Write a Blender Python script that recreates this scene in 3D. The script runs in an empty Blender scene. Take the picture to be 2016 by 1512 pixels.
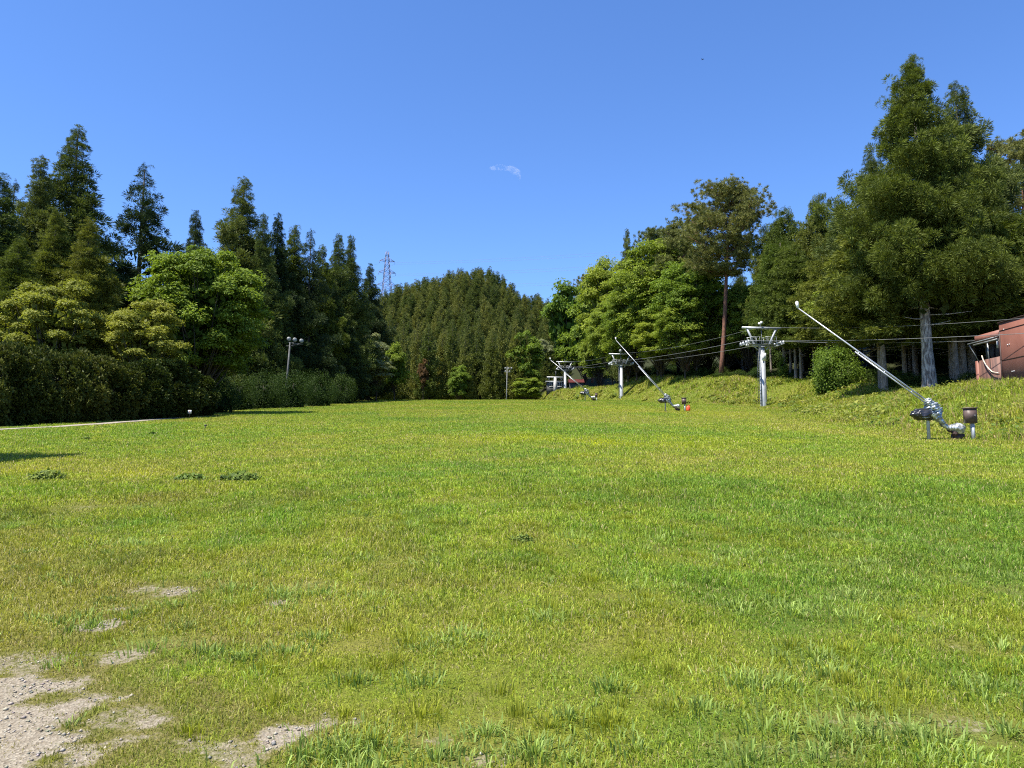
import bpy, math, random
import numpy as np
from mathutils import Vector, Matrix

# ------------------------------------------------------------------ camera, sky, sun, exposure
SC = bpy.context.scene
COL = SC.collection
PI = math.pi
F_PX = 1523.0                      # focal length in pixels of the 2016 px wide photograph
PITCH = math.radians(5.92)
EYE = 1.6
cam = bpy.data.cameras.new("camera")
cam_o = bpy.data.objects.new("camera", cam)
COL.objects.link(cam_o)
cam_o.location = (0, 0, EYE)
cam_o.rotation_euler = (PI / 2 + PITCH, 0, 0)
cam.sensor_width = 36.0
cam.lens = 36.0 * F_PX / 2016.0
cam.clip_start = 0.1
cam.clip_end = 9000
SC.camera = cam_o

SUN_EL = math.radians(65)
SUN_AZ = math.atan2(-0.85, -0.53)   # measured from +Y towards +X
sun_dir = Vector((math.sin(SUN_AZ) * math.cos(SUN_EL), math.cos(SUN_AZ) * math.cos(SUN_EL), math.sin(SUN_EL)))
world = bpy.data.worlds.new("World")
SC.world = world
world.use_nodes = True
wn = world.node_tree
wn.nodes.clear()
sky = wn.nodes.new("ShaderNodeTexSky")
sky.sky_type = 'NISHITA'
sky.sun_disc = False
sky.sun_elevation = SUN_EL
sky.sun_rotation = SUN_AZ
sky.altitude = 1000
sky.air_density = 1.0
sky.dust_density = 0.3
sky.ozone_density = 3.0
hsv = wn.nodes.new("ShaderNodeHueSaturation")
hsv.inputs["Saturation"].default_value = 1.12
bg = wn.nodes.new("ShaderNodeBackground")
bg.inputs["Strength"].default_value = 0.092
wo = wn.nodes.new("ShaderNodeOutputWorld")
wn.links.new(sky.outputs[0], hsv.inputs["Color"])
blu = wn.nodes.new("ShaderNodeMix")
blu.data_type = 'RGBA'
blu.blend_type = 'MULTIPLY'
blu.inputs[0].default_value = 1.0
blu.inputs[7].default_value = (0.93, 1.03, 1.27, 1)
wn.links.new(hsv.outputs[0], blu.inputs[6])
wn.links.new(blu.outputs[2], bg.inputs["Color"])
wn.links.new(bg.outputs[0], wo.inputs["Surface"])

sl = bpy.data.lights.new("sun", 'SUN')
sl.energy = 4.8
sl.angle = math.radians(0.55)
sl.color = (1.0, 0.94, 0.84)
so = bpy.data.objects.new("sun", sl)
COL.objects.link(so)
so.rotation_euler = sun_dir.to_track_quat('Z', 'Y').to_euler()

SC.view_settings.view_transform = 'Standard'
SC.view_settings.look = 'None'
SC.view_settings.exposure = 1.13
SC.view_settings.gamma = 1.0
SC.view_settings.use_curve_mapping = False
SC.cycles.max_bounces = 6
SC.cycles.diffuse_bounces = 3
SC.cycles.glossy_bounces = 2
SC.cycles.transmission_bounces = 4
SC.cycles.transparent_max_bounces = 4
SC.cycles.volume_bounces = 0
SC.cycles.use_denoising = False
SC.cycles.filter_width = 1.1
SC.cycles.sample_clamp_indirect = 4.0

# ------------------------------------------------------------------ helpers
RNG = np.random.default_rng(7)


def W(px, py, y):
    """world point on the ray of photo pixel (px,py) at world distance y"""
    u = (px - 1008) / F_PX
    v = (756 - py) / F_PX
    cp, sp = math.cos(PITCH), math.sin(PITCH)
    dy = cp - v * sp
    dz = sp + v * cp
    t = y / dy
    return np.array((u * t, y, EYE + dz * t))


def smooth(t):
    t = np.clip(t, 0, 1)
    return t * t * (3 - 2 * t)


class VN:
    """value noise on the plane"""

    def __init__(self, seed, n=256):
        self.g = np.random.default_rng(seed).random((n, n))
        self.n = n

    def __call__(self, x, y, s):
        x = np.asarray(x, float) / s
        y = np.asarray(y, float) / s
        xi = np.floor(x).astype(int)
        yi = np.floor(y).astype(int)
        fx = smooth(x - xi)
        fy = smooth(y - yi)
        n = self.n
        g = self.g
        a = g[xi % n, yi % n]
        b = g[(xi + 1) % n, yi % n]
        c = g[xi % n, (yi + 1) % n]
        d = g[(xi + 1) % n, (yi + 1) % n]
        return (a * (1 - fx) + b * fx) * (1 - fy) + (c * (1 - fx) + d * fx) * fy


N1, N2, N3, N4 = VN(1), VN(2), VN(3), VN(4)


def fbm(n, x, y, s):
    return 0.55 * n(x, y, s) + 0.28 * n(x + 31, y + 17, s * .45) + 0.17 * n(x + 77, y + 53, s * .2)


S = math.tan(math.radians(5.5))
TOE_Y = [0, 20, 25, 31, 41, 54, 66, 73, 87, 106, 117, 126, 140, 150, 200, 400]
TOE_X = [14.5, 14.0, 13.8, 14.3, 15.0, 18.6, 22.0, 22.6, 19.2, 16.2, 15.4, 13.2, 8.0, 5.0, 5.0, 5.0]
RID_PX = [0, 500, 730, 765, 800, 850, 900, 950, 975, 1000, 1030, 1060, 1085, 1120, 1300, 2016, 2400]
RID_PY = [640, 610, 585, 568, 555, 545, 535, 528, 538, 556, 582, 606, 620, 625, 610, 590, 590]
RID_U = np.array([(p - 1008) / F_PX for p in RID_PX])
RID_Z = np.array([W(p, q, 330)[2] - 13.2 for p, q in zip(RID_PX, RID_PY)])


def toe(y):
    return np.interp(y, TOE_Y, TOE_X)


def field_z(y):
    y = np.asarray(y, float)
    return np.where(y < 120, S * y, S * 120 + 0.055 * (y - 120) - 0.9 * smooth((y - 120) / 14))


def G(x, y):
    x = np.asarray(x, float)
    y = np.asarray(y, float)
    z = field_z(np.minimum(y, 190))
    z = z + 0.10 * np.exp(-((y - 12.6) / 2.2) ** 2) + 0.10 * (N1(x, y, 9.0) - .5) * smooth((y - 2) / 8)
    z = z + 0.025 * (N2(x, y, 0.9) - .5)
    off = x - toe(y)
    wb = np.interp(y, [0, 50, 68, 110, 150], [13, 13, 9, 6, 5])
    hb = np.interp(y, [0, 25, 46, 54, 72, 110, 150, 190], [1.6, 1.8, 1.95, 1.55, 2.3, 3.3, 3.6, 4.2])
    s = np.clip(off / wb, 0, 1)
    z = z + hb * smooth(s) + 0.35 * (N3(x, y, 2.6) - .5) * smooth(s * 2)
    far = np.clip(off - 15, 0, 70)
    z = z + 0.22 * far
    z = z - 0.04 * np.clip(-22 - x, 0, 40)
    u = x / np.maximum(y, 30)
    rz = np.interp(u, RID_U, RID_Z)
    base = field_z(190)
    z = z + np.maximum(rz - base, 0) * smooth((y - 178) / 155) * (1 - smooth((y - 420) / 700))
    return z


def g(x, y):
    return float(G(np.array([x]), np.array([y]))[0])


def gpx(px, py):
    """field point under the photo pixel (marching along the ray)"""
    lo, hi = 1.0, 200.0
    y = 1.0
    while y < 200:
        p = W(px, py, y)
        if p[2] <= g(p[0], y):
            break
        y *= 1.004
        y += 0.005
    return p[0], y


def norm(a):
    return a / np.maximum(np.linalg.norm(a, axis=-1, keepdims=True), 1e-9)


class MB:
    def __init__(self):
        self.v, self.f, self.t, self.c = [], [], [], []
        self.n = 0

    def add(self, V, F, tint=0.5, col=None):
        V = np.asarray(V, np.float32).reshape(-1, 3)
        F = np.asarray(F, np.int32)
        self.v.append(V)
        self.f.append(F + self.n)
        t = np.empty(len(V), np.float32)
        t[:] = tint
        self.t.append(t)
        if col is not None:
            self.c.append(np.asarray(col, np.float32).reshape(-1, 3))
        self.n += len(V)
        return self

    # ---- hard surface pieces
    def box(self, c, s, M=None, tint=.5):
        sx, sy, sz = [q / 2 for q in s]
        V = np.array([(-sx, -sy, -sz), (sx, -sy, -sz), (sx, sy, -sz), (-sx, sy, -sz),
                      (-sx, -sy, sz), (sx, -sy, sz), (sx, sy, sz), (-sx, sy, sz)], float)
        if M is not None:
            V = V @ np.array(M).T
        V = V + np.array(c)
        return self.add(V, [(0, 3, 2, 1), (4, 5, 6, 7), (0, 1, 5, 4), (1, 2, 6, 5), (2, 3, 7, 6), (3, 0, 4, 7)], tint)

    def bar(self, a, b, w, h=None, tint=.5):
        """square bar between two points"""
        a, b = np.array(a, float), np.array(b, float)
        h = w if h is None else h
        d = norm(b - a)
        up = np.array((0, 0, 1.0)) if abs(d[2]) < .95 else np.array((0, 1.0, 0))
        sx = norm(np.cross(d, up))
        sz = np.cross(sx, d)
        q = [sx * w / 2 + sz * h / 2, -sx * w / 2 + sz * h / 2, -sx * w / 2 - sz * h / 2, sx * w / 2 - sz * h / 2]
        V = [a + k for k in q] + [b + k for k in q]
        return self.add(V, [(0, 1, 2, 3), (7, 6, 5, 4), (0, 4, 5, 1), (1, 5, 6, 2), (2, 6, 7, 3), (3, 7, 4, 0)], tint)

    def tube(self, pts, rad, n=10, cap=True, tint=.5, jit=0, rng=None):
        pts = np.array(pts, float)
        m = len(pts)
        rad = np.broadcast_to(np.asarray(rad, float), (m,))
        tan = norm(np.gradient(pts, axis=0))
        ref = np.array((0.03, 1.0, 0.05)) if abs(tan[0][2]) > .6 else np.array((0, 0, 1.0))
        V = []
        for i in range(m):
            a = norm(np.cross(tan[i], ref))
            b = np.cross(tan[i], a)
            ang = np.linspace(0, 2 * PI, n, endpoint=False)
            r = rad[i]
            if jit:
                r = r * (1 + jit * (rng.random(n) - .5) * 2)
                r = r[:, None]
            V.append(pts[i] + r * (np.cos(ang)[:, None] * a + np.sin(ang)[:, None] * b))
        V = np.concatenate(V)
        Fq = []
        for i in range(m - 1):
            for k in range(n):
                k2 = (k + 1) % n
                Fq.append((i * n + k, i * n + k2, (i + 1) * n + k2, (i + 1) * n + k))
        base = self.n
        self.add(V, Fq, tint)
        if cap:
            for i, rev in ((0, True), (m - 1, False)):
                c = self.n
                ring = [base + i * n + k for k in range(n)]
                self.v.append(pts[i][None].astype(np.float32))
                self.t.append(np.full(1, tint if np.isscalar(tint) else .5, np.float32))
                self.n += 1
                tri = [(c, ring[(k + 1) % n], ring[k]) if rev else (c, ring[k], ring[(k + 1) % n]) for k in range(n)]
                self.f.append(np.array(tri, np.int32))
        return self

    def disc(self, c, axis, r, n=20, depth=0.0, tint=.5):
        a = norm(np.array(axis, float))
        return self.tube([np.array(c) - a * depth / 2, np.array(c) + a * depth / 2], r, n, True, tint)

    def build(self, name, mat, parent=None, smooth_=False, link=True):
        me = bpy.data.meshes.new(name)
        V = np.concatenate(self.v)
        me.vertices.add(len(V))
        me.vertices.foreach_set("co", V.ravel())
        loops = np.concatenate([f.ravel() for f in self.f])
        sizes = np.concatenate([np.full(len(f), f.shape[1], np.int32) for f in self.f])
        starts = np.zeros(len(sizes), np.int32)
        starts[1:] = np.cumsum(sizes)[:-1]
        me.loops.add(len(loops))
        me.loops.foreach_set("vertex_index", loops.astype(np.int32))
        me.polygons.add(len(sizes))
        me.polygons.foreach_set("loop_start", starts)
        if smooth_:
            me.polygons.foreach_set("use_smooth", np.ones(len(sizes), bool))
        T = np.concatenate(self.t)
        at = me.attributes.new("tint", 'FLOAT', 'POINT')
        at.data.foreach_set("value", T)
        if self.c:
            Cc = np.concatenate(self.c)
            rgba = np.ones((len(Cc), 4), np.float32)
            rgba[:, :3] = Cc
            ac = me.attributes.new("shade", 'FLOAT_COLOR', 'POINT')
            ac.data.foreach_set("color", rgba.ravel())
        me.update(calc_edges=True)
        me.materials.append(mat)
        if not link:
            return me
        o = bpy.data.objects.new(name, me)
        COL.objects.link(o)
        if parent is not None:
            o.parent = parent
        return o


def tag(o, label, cat, group=None, kind=None):
    if label:
        o["label"] = label
    if cat:
        o["category"] = cat
    if group:
        o["group"] = group
    if kind:
        o["kind"] = kind
    return o


def thing(name, label, cat, loc=(0, 0, 0), rotz=0, group=None, scale=None):
    o = bpy.data.objects.new(name, None)
    COL.objects.link(o)
    o.empty_display_size = .3
    o.location = loc
    o.rotation_euler = (0, 0, rotz)
    if scale is not None:
        o.scale = scale
    return tag(o, label, cat, group)


def dup(root, loc, rotz, label, group=None, scale=None):
    r = root.copy()
    COL.objects.link(r)
    r.location = loc
    r.rotation_euler = (0, 0, rotz)
    if scale is not None:
        r.scale = scale
    r["label"] = label
    if group:
        r["group"] = group
    for ch in list(root.children):
        c = ch.copy()
        COL.objects.link(c)
        c.parent = r
        for gch in ch.children:
            d = gch.copy()
            COL.objects.link(d)
            d.parent = c
    return r


# ------------------------------------------------------------------ materials
def new_mat(name):
    m = bpy.data.materials.new(name)
    m.use_nodes = True
    nt = m.node_tree
    nt.nodes.clear()
    out = nt.nodes.new("ShaderNodeOutputMaterial")
    return m, nt, out


def N(nt, kind, **kw):
    n = nt.nodes.new(kind)
    for k, v in kw.items():
        if hasattr(n, k):
            setattr(n, k, v)
        else:
            n.inputs[k].default_value = v
    return n


def mixc(nt, fac, a, b, mode='MIX'):
    n = nt.nodes.new("ShaderNodeMix")
    n.data_type = 'RGBA'
    n.blend_type = mode
    for sock, val in ((n.inputs[0], fac), (n.inputs[6], a), (n.inputs[7], b)):
        if hasattr(val, "is_output"):
            nt.links.new(val, sock)
        else:
            sock.default_value = (*val, 1) if isinstance(val, tuple) and len(val) == 3 else val
    return n.outputs[2]


def mrange(nt, val, a, b, c, d):
    n = nt.nodes.new("ShaderNodeMapRange")
    nt.links.new(val, n.inputs[0])
    for i, q in enumerate((a, b, c, d)):
        n.inputs[1 + i].default_value = q
    return n.outputs[0]


def foliage(name, dark, light, trans=0.3, rough=.55, var=.25, hue=.02, spec=.1, transcol=None):
    m, nt, out = new_mat(name)
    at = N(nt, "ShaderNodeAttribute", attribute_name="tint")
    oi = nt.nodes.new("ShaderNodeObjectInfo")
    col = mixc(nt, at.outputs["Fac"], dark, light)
    h = nt.nodes.new("ShaderNodeHueSaturation")
    nt.links.new(col, h.inputs["Color"])
    nt.links.new(mrange(nt, oi.outputs["Random"], 0, 1, .5 - hue, .5 + hue), h.inputs["Hue"])
    nt.links.new(mrange(nt, oi.outputs["Random"], 0, 1, 1 + var, 1 - var), h.inputs["Value"])
    p = N(nt, "ShaderNodeBsdfPrincipled", Roughness=rough)
    p.inputs["Specular IOR Level"].default_value = spec
    nt.links.new(h.outputs[0], p.inputs["Base Color"])
    t = nt.nodes.new("ShaderNodeBsdfTranslucent")
    tc = mixc(nt, 1.0, h.outputs[0], transcol or (1.25, 1.3, .55), 'MULTIPLY')
    nt.links.new(tc, t.inputs["Color"])
    ms = nt.nodes.new("ShaderNodeMixShader")
    ms.inputs[0].default_value = trans
    nt.links.new(p.outputs[0], ms.inputs[1])
    nt.links.new(t.outputs[0], ms.inputs[2])
    nt.links.new(ms.outputs[0], out.inputs["Surface"])
    return m


def surf(name, c1, c2, scale=8.0, rough=.6, metal=0.0, stretch=(1, 1, 1), bump=.0, detail=6, contrast=(.35, .65), spec=.4):
    m, nt, out = new_mat(name)
    tc = nt.nodes.new("ShaderNodeTexCoord")
    mp = nt.nodes.new("ShaderNodeMapping")
    mp.inputs["Scale"].default_value = stretch
    nt.links.new(tc.outputs["Object"], mp.inputs["Vector"])
    ns = N(nt, "ShaderNodeTexNoise", Scale=scale, Detail=detail)
    nt.links.new(mp.outputs[0], ns.inputs["Vector"])
    f = mrange(nt, ns.outputs["Fac"], contrast[0], contrast[1], 0, 1)
    p = N(nt, "ShaderNodeBsdfPrincipled", Roughness=rough, Metallic=metal)
    p.inputs["Specular IOR Level"].default_value = spec
    nt.links.new(mixc(nt, f, c1, c2), p.inputs["Base Color"])
    if bump:
        b = N(nt, "ShaderNodeBump", Strength=bump, Distance=.02)
        nt.links.new(ns.outputs["Fac"], b.inputs["Height"])
        nt.links.new(b.outputs[0], p.inputs["Normal"])
    nt.links.new(p.outputs[0], out.inputs["Surface"])
    return m


M = {}
M['cedar'] = foliage("cedar_needles", (.019, .034, .012), (.185, .23, .058), trans=.18, var=.22)
M['cedar_blue'] = foliage("cedar_dark_needles", (.013, .026, .013), (.085, .122, .042), trans=.15, var=.2)
M['cedar_olive'] = foliage("cedar_olive_needles", (.026, .038, .010), (.27, .30, .052), trans=.22, var=.15)
M['cedar_far'] = foliage("hill_cedar_needles", (.038, .056, .016), (.23, .25, .05), trans=.18, var=.25, hue=.025)
M['hinoki'] = foliage("cypress_sprays", (.022, .037, .009), (.215, .26, .042), trans=.22, var=.15)
M['pine'] = foliage("pine_needles", (.05, .06, .02), (.28, .295, .09), trans=.2, var=.12)
M['broad'] = foliage("broadleaf_green", (.055, .095, .014), (.235, .305, .045), trans=.36, var=.16, hue=.018)
M['broad_yel'] = foliage("broadleaf_yellowish", (.10, .12, .02), (.28, .30, .06), trans=.36, var=.12)
M['broad_pale'] = foliage("broadleaf_pale_backed", (.10, .125, .05), (.29, .31, .16), trans=.3, var=.12)
M['maple'] = foliage("reddish_sapling_leaves", (.06, .04, .018), (.15, .09, .035), trans=.3, var=.1)
M['yew'] = foliage("dark_hedge_needles", (.016, .026, .007), (.12, .142, .026), trans=.15, var=.25)
M['shrub'] = foliage("shrub_leaves", (.014, .03, .007), (.065, .105, .018), trans=.25, var=.2)
M['bark'] = surf("cedar_bark", (.14, .115, .088), (.29, .245, .195), 5, .9, stretch=(3, 3, .5), bump=.6)
M['bark_dark'] = surf("dark_bark", (.03, .024, .019), (.085, .07, .055), 5, .9, stretch=(3, 3, .5), bump=.5)
M['bark_pale'] = surf("pale_mottled_bark", (.12, .10, .085), (.44, .40, .35), 3.5, .9, stretch=(2.5, 2.5, .6), bump=.6, contrast=(.4, .6))
M['bark_red'] = surf("red_pine_bark", (.10, .05, .034), (.22, .10, .062), 4, .9, stretch=(2.5, 2.5, .7), bump=.6)
M['galv'] = surf("galvanised_steel", (.32, .34, .35), (.46, .48, .49), 3, .5, .35, stretch=(1, 1, .6))
M['galv_dark'] = surf("weathered_steel", (.13, .14, .14), (.24, .25, .25), 6, .55, .4)
M['alu'] = surf("aluminium_tube", (.42, .43, .44), (.55, .56, .57), 3, .38, .55)
M['mast'] = surf("dull_mast_steel", (.05, .055, .055), (.10, .105, .105), 5, .7)
M['white'] = surf("white_paint", (.70, .71, .69), (.82, .82, .80), 3, .5)
M['dark'] = surf("black_rubber", (.012, .012, .012), (.03, .03, .03), 6, .6)
M['rope'] = surf("steel_rope", (.22, .22, .21), (.32, .32, .31), 30, .45, .5)
M['foil'] = surf("crumpled_foil", (.20, .22, .21), (.72, .74, .72), 9, .34, .55)
M['bag'] = surf("black_plastic_sheet", (.010, .010, .012), (.035, .035, .04), 8, .22, spec=.6)
M['boxbrown'] = surf("brown_enamel", (.075, .05, .042), (.115, .078, .065), 4, .5)
M['wallbrown'] = surf("reddish_brown_steel_cladding", (.215, .085, .06), (.28, .118, .084), 1.1, .6, stretch=(1, 1, .35))
M['wall_dark'] = surf("streaked_brown_panel", (.085, .046, .037), (.19, .095, .07), 1.6, .7, stretch=(3, 3, .35))  # darker brown than the main cladding, with vertical streaks
M['edgebrown'] = surf("dark_brown_trim", (.03, .016, .013), (.06, .032, .026), 3, .6)
M['hose'] = surf("beige_hose", (.5, .42, .33), (.62, .54, .44), 4, .6)
M['orange'] = surf("orange_plastic", (.75, .085, .03), (.85, .12, .04), 5, .45)
M['lamp'] = surf("frosted_lamp_glass", (.2, .21, .205), (.32, .325, .315), 12, .35)
M['concrete'] = surf("pale_concrete", (.36, .35, .32), (.5, .49, .45), 3, .9, bump=.3)
M['redroof'] = surf("dark_red_roof_steel", (.07, .016, .014), (.10, .022, .02), 3, .5)
M['hutwall'] = surf("grey_hut_wall", (.07, .07, .065), (.12, .12, .11), 3, .8)
M['glass'] = surf("dark_window_glass", (.02, .025, .03), (.05, .06, .07), 2, .12, spec=.6)
M['pylon'] = surf("pylon_steel", (.13, .13, .19), (.20, .20, .27), 2, .6, .2)
M['bird'] = surf("dark_feathers", (.015, .014, .013), (.03, .028, .026), 20, .8)
M['redmark'] = surf("red_sign_paint", (.42, .05, .03), (.5, .07, .05), 10, .5)
M['stone'] = surf("gravel_stones", (.30, .285, .26), (.62, .60, .57), 40, .9)

# ------------------------------------------------------------------ bare spots (photo pixels on the field)
# px, py, half width in px, half height in px, strength
SPOTS = [(-55, 1455, 180, 92, 1.0), (55, 1478, 168, 58, 1.0), (-20, 1380, 110, 40, .85), (110, 1402, 90, 20, .62),
         (205, 1232, 30, 8, .95), (345, 1166, 40, 9, .7), (285, 1162, 20, 7, .5), (543, 1189, 20, 8, .75),
         (235, 1200, 16, 5, .6), (245, 1295, 40, 14, .65), (175, 1290, 40, 10, .45), (80, 1290, 60, 10, .5),
         (555, 1452, 48, 27, .95), (640, 1418, 22, 11, .65), (700, 1425, 16, 9, .5), (300, 1425, 22, 14, .75),
         (440, 1480, 60, 24, .55), (380, 1465, 30, 12, .5), (230, 1420, 90, 26, .5), (480, 1500, 50, 22, .5),
         (860, 1462, 22, 9, .5), (945, 1500, 45, 12, .45), (700, 1330, 22, 6, .35), (1640, 1420, 24, 8, .35),
         (1900, 1430, 40, 14, .4), (1890, 1280, 24, 9, .4), (1985, 1165, 20, 7, .3), (130, 1005, 26, 6, .4),
         (1040, 1065, 16, 5, .3), (1300, 1082, 18, 5, .3), (620, 1150, 22, 8, .3), (1750, 1430, 60, 14, .3),
         (1620, 1480, 40, 14, .3), (1500, 1480, 60, 14, .25), (955, 904, 12, 2, .35), (20, 1312, 90, 20, .55)]
SP = []
for px, py, hw, hh, st in SPOTS:
    if py > 1500:
        py = 1500
    cx, cy = gpx(px, py)
    x1, y1 = gpx(px, py - hh)
    hy = max(abs(y1 - cy), .02)
    hx = max(hw / F_PX * cy, .02)
    SP.append((cx, cy, hx, hy, st))
PATH_C = [gpx(px, py) for px, py in [(-160, 857), (0, 847), (130, 840), (240, 832), (330, 825), (400, 820), (480, 816)]]
PATH_X = np.array([p[0] for p in PATH_C])
PATH_Y = np.array([p[1] for p in PATH_C])


def bare(x, y, grow=1.0):
    b = np.zeros_like(np.asarray(x, float))
    wob = .6 * (fbm(N4, x, y, .5) - .5) + .6 * (fbm(N3, x + 9, y + 4, .17) - .5)
    for cx, cy, hx, hy, st in SP:
        q = np.sqrt(((x - cx) / hx) ** 2 + ((y - cy) / hy) ** 2) / grow
        b = np.maximum(b, st * (1 - smooth((q + wob * 2.2 - .7) / .75)))
    # the gravel corner beyond the frame
    b = np.maximum(b, smooth((-(x + 3.2) - (y - 2.5) * .9 + wob * 1.2) / .6) * (y < 4.2))
    px_ = np.interp(y, PATH_Y, PATH_X)
    on = np.exp(-((x - px_ + .25) / .55) ** 4) * smooth((y - 20) / 3) * (1 - smooth((y - 43) / 8)) * .95
    b = np.maximum(b, on)
    return np.clip(b, 0, 1)


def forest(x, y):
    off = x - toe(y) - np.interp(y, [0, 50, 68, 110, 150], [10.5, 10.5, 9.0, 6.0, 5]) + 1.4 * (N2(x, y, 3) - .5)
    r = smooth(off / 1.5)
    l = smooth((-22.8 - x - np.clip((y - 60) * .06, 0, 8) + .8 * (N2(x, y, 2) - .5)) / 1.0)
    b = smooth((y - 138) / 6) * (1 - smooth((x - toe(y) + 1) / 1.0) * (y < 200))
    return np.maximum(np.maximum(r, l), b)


def lush(x, y):
    """slow colour drift of the turf: 0 dry yellow .. 1 lush blue green"""
    return np.clip((fbm(N1, x + 11, y * .6, 5.0) - .5) * 1.4 + .5 + .95 * (fbm(N3, x, y, .9) - .5) + .5 * (fbm(N2, x + 5, y, .3) - .5)
                   + .28 * np.exp(-((x - 6.5) / 2.2) ** 2 - ((y - 8.5) / 2.4) ** 2)
                   - .25 * np.exp(-((x - 12) / 9) ** 2 - ((y - 62) / 22) ** 2)
                   + .24 * np.exp(-((y - 9.5) / 3.6) ** 2) - .25 * smooth((-x - .3 * y - .6) / 2.0) * (y < 9) - .06 * (y < 6.4), 0, 1)


# ------------------------------------------------------------------ ground
def axis(segs):
    out = [segs[0][0]]
    for a, b, st in segs:
        k = max(1, int(round((b - a) / st)))
        out += list(np.linspace(a, b, k + 1)[1:])
    return np.array(out)


gx = axis([(-1600, -400, 120), (-400, -120, 20), (-120, -40, 4), (-40, -24, 1), (-24, -5, .35), (-5, 6, .06), (6, 13, .3),
           (13, 30, .4), (30, 60, 1.5), (60, 140, 6), (140, 400, 25), (400, 1600, 120)])
gy = axis([(-60, -8, 4), (-8, 2.6, .5), (2.6, 7.5, .05), (7.5, 20, .25), (20, 60, .5), (60, 150, 1.0), (150, 360, 6),
           (360, 700, 30), (700, 2200, 150)])
XX, YY = np.meshgrid(gx, gy)
ZZ = G(XX, YY)
V = np.stack([XX, YY, ZZ], -1).reshape(-1, 3)
nx, ny = len(gx), len(gy)
ii, jj = np.meshgrid(np.arange(nx - 1), np.arange(ny - 1))
a = (jj * nx + ii).ravel()
F = np.stack([a, a + 1, a + nx + 1, a + nx], -1)

m, nt, out = new_mat("turf_and_soil")
ab = N(nt, "ShaderNodeAttribute", attribute_name="tint")
ac = N(nt, "ShaderNodeAttribute", attribute_name="shade")
tc = nt.nodes.new("ShaderNodeTexCoord")
n1 = N(nt, "ShaderNodeTexNoise", Scale=28.0, Detail=8.0, Roughness=.7)
n2 = N(nt, "ShaderNodeTexNoise", Scale=3.0, Detail=6.0)
vo = N(nt, "ShaderNodeTexVoronoi", Scale=70.0)
for n_ in (n1, n2, vo):
    nt.links.new(tc.outputs["Object"], n_.inputs["Vector"])
grav = mixc(nt, mrange(nt, vo.outputs["Color"], .1, .9, 0, 1), (.15, .125, .092), (.33, .295, .23))
grav = mixc(nt, mrange(nt, n1.outputs["Fac"], .35, .7, 0, .55), grav, (.19, .155, .105))
turf = mixc(nt, mrange(nt, n1.outputs["Fac"], .3, .7, 0, 1), (.06, .07, .012), ac.outputs["Color"])
turf = mixc(nt, mrange(nt, n2.outputs["Fac"], .45, .7, 0, .35), turf, (.17, .14, .05))
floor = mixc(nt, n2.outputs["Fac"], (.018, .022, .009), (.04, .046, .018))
edge = N(nt, "ShaderNodeMath", operation='ADD')
nt.links.new(ab.outputs["Fac"], edge.inputs[0])
nt.links.new(mrange(nt, n1.outputs["Fac"], .3, .7, -.4, .4), edge.inputs[1])
c_ = mixc(nt, mrange(nt, edge.outputs[0], .3, .8, 0, 1), turf, grav)
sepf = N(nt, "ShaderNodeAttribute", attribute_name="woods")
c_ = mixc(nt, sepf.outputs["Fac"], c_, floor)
p = N(nt, "ShaderNodeBsdfPrincipled", Roughness=.95)
p.inputs["Specular IOR Level"].default_value = .1
nt.links.new(c_, p.inputs["Base Color"])
bm_ = N(nt, "ShaderNodeBump", Strength=.7, Distance=.015)
nt.links.new(vo.outputs["Distance"], bm_.inputs["Height"])
nt.links.new(bm_.outputs[0], p.inputs["Normal"])
nt.links.new(p.outputs[0], out.inputs["Surface"])
M['ground'] = m

P_DRY = np.array((.37, .375, .055))
P_MID = np.array((.29, .365, .035))
P_LUSH = np.array((.175, .30, .036))


def turf_col(l):
    l = np.asarray(l)[..., None]
    return np.where(l < .5, P_DRY + (P_MID - P_DRY) * (l * 2), P_MID + (P_LUSH - P_MID) * (l * 2 - 1))


xf, yf = V[:, 0], V[:, 1]
mb = MB()
bw_ = bare(xf, yf, 2.2)[:, None] * .75
mb.add(V, F, bare(xf, yf).astype(np.float32), turf_col(lush(xf, yf)) * .5 * (1 - bw_) + np.array((.17, .125, .06)) * bw_)
ground = mb.build("ground", M['ground'], smooth_=True)
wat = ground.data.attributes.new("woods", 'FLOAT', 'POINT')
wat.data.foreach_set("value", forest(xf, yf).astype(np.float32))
tag(ground, None, None, kind="structure")

# ------------------------------------------------------------------ grass
m, nt, out = new_mat("grass_blades")
ac = N(nt, "ShaderNodeAttribute", attribute_name="shade")
p = N(nt, "ShaderNodeBsdfPrincipled", Roughness=.55)
p.inputs["Specular IOR Level"].default_value = .18
nt.links.new(ac.outputs["Color"], p.inputs["Base Color"])
t = nt.nodes.new("ShaderNodeBsdfTranslucent")
nt.links.new(mixc(nt, 1.0, ac.outputs["Color"], (1.2, 1.25, .6), 'MULTIPLY'), t.inputs["Color"])
ms = nt.nodes.new("ShaderNodeMixShader")
ms.inputs[0].default_value = .35
nt.links.new(p.outputs[0], ms.inputs[1])
nt.links.new(t.outputs[0], ms.inputs[2])
nt.links.new(ms.outputs[0], out.inputs["Surface"])
M['grass'] = m


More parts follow.
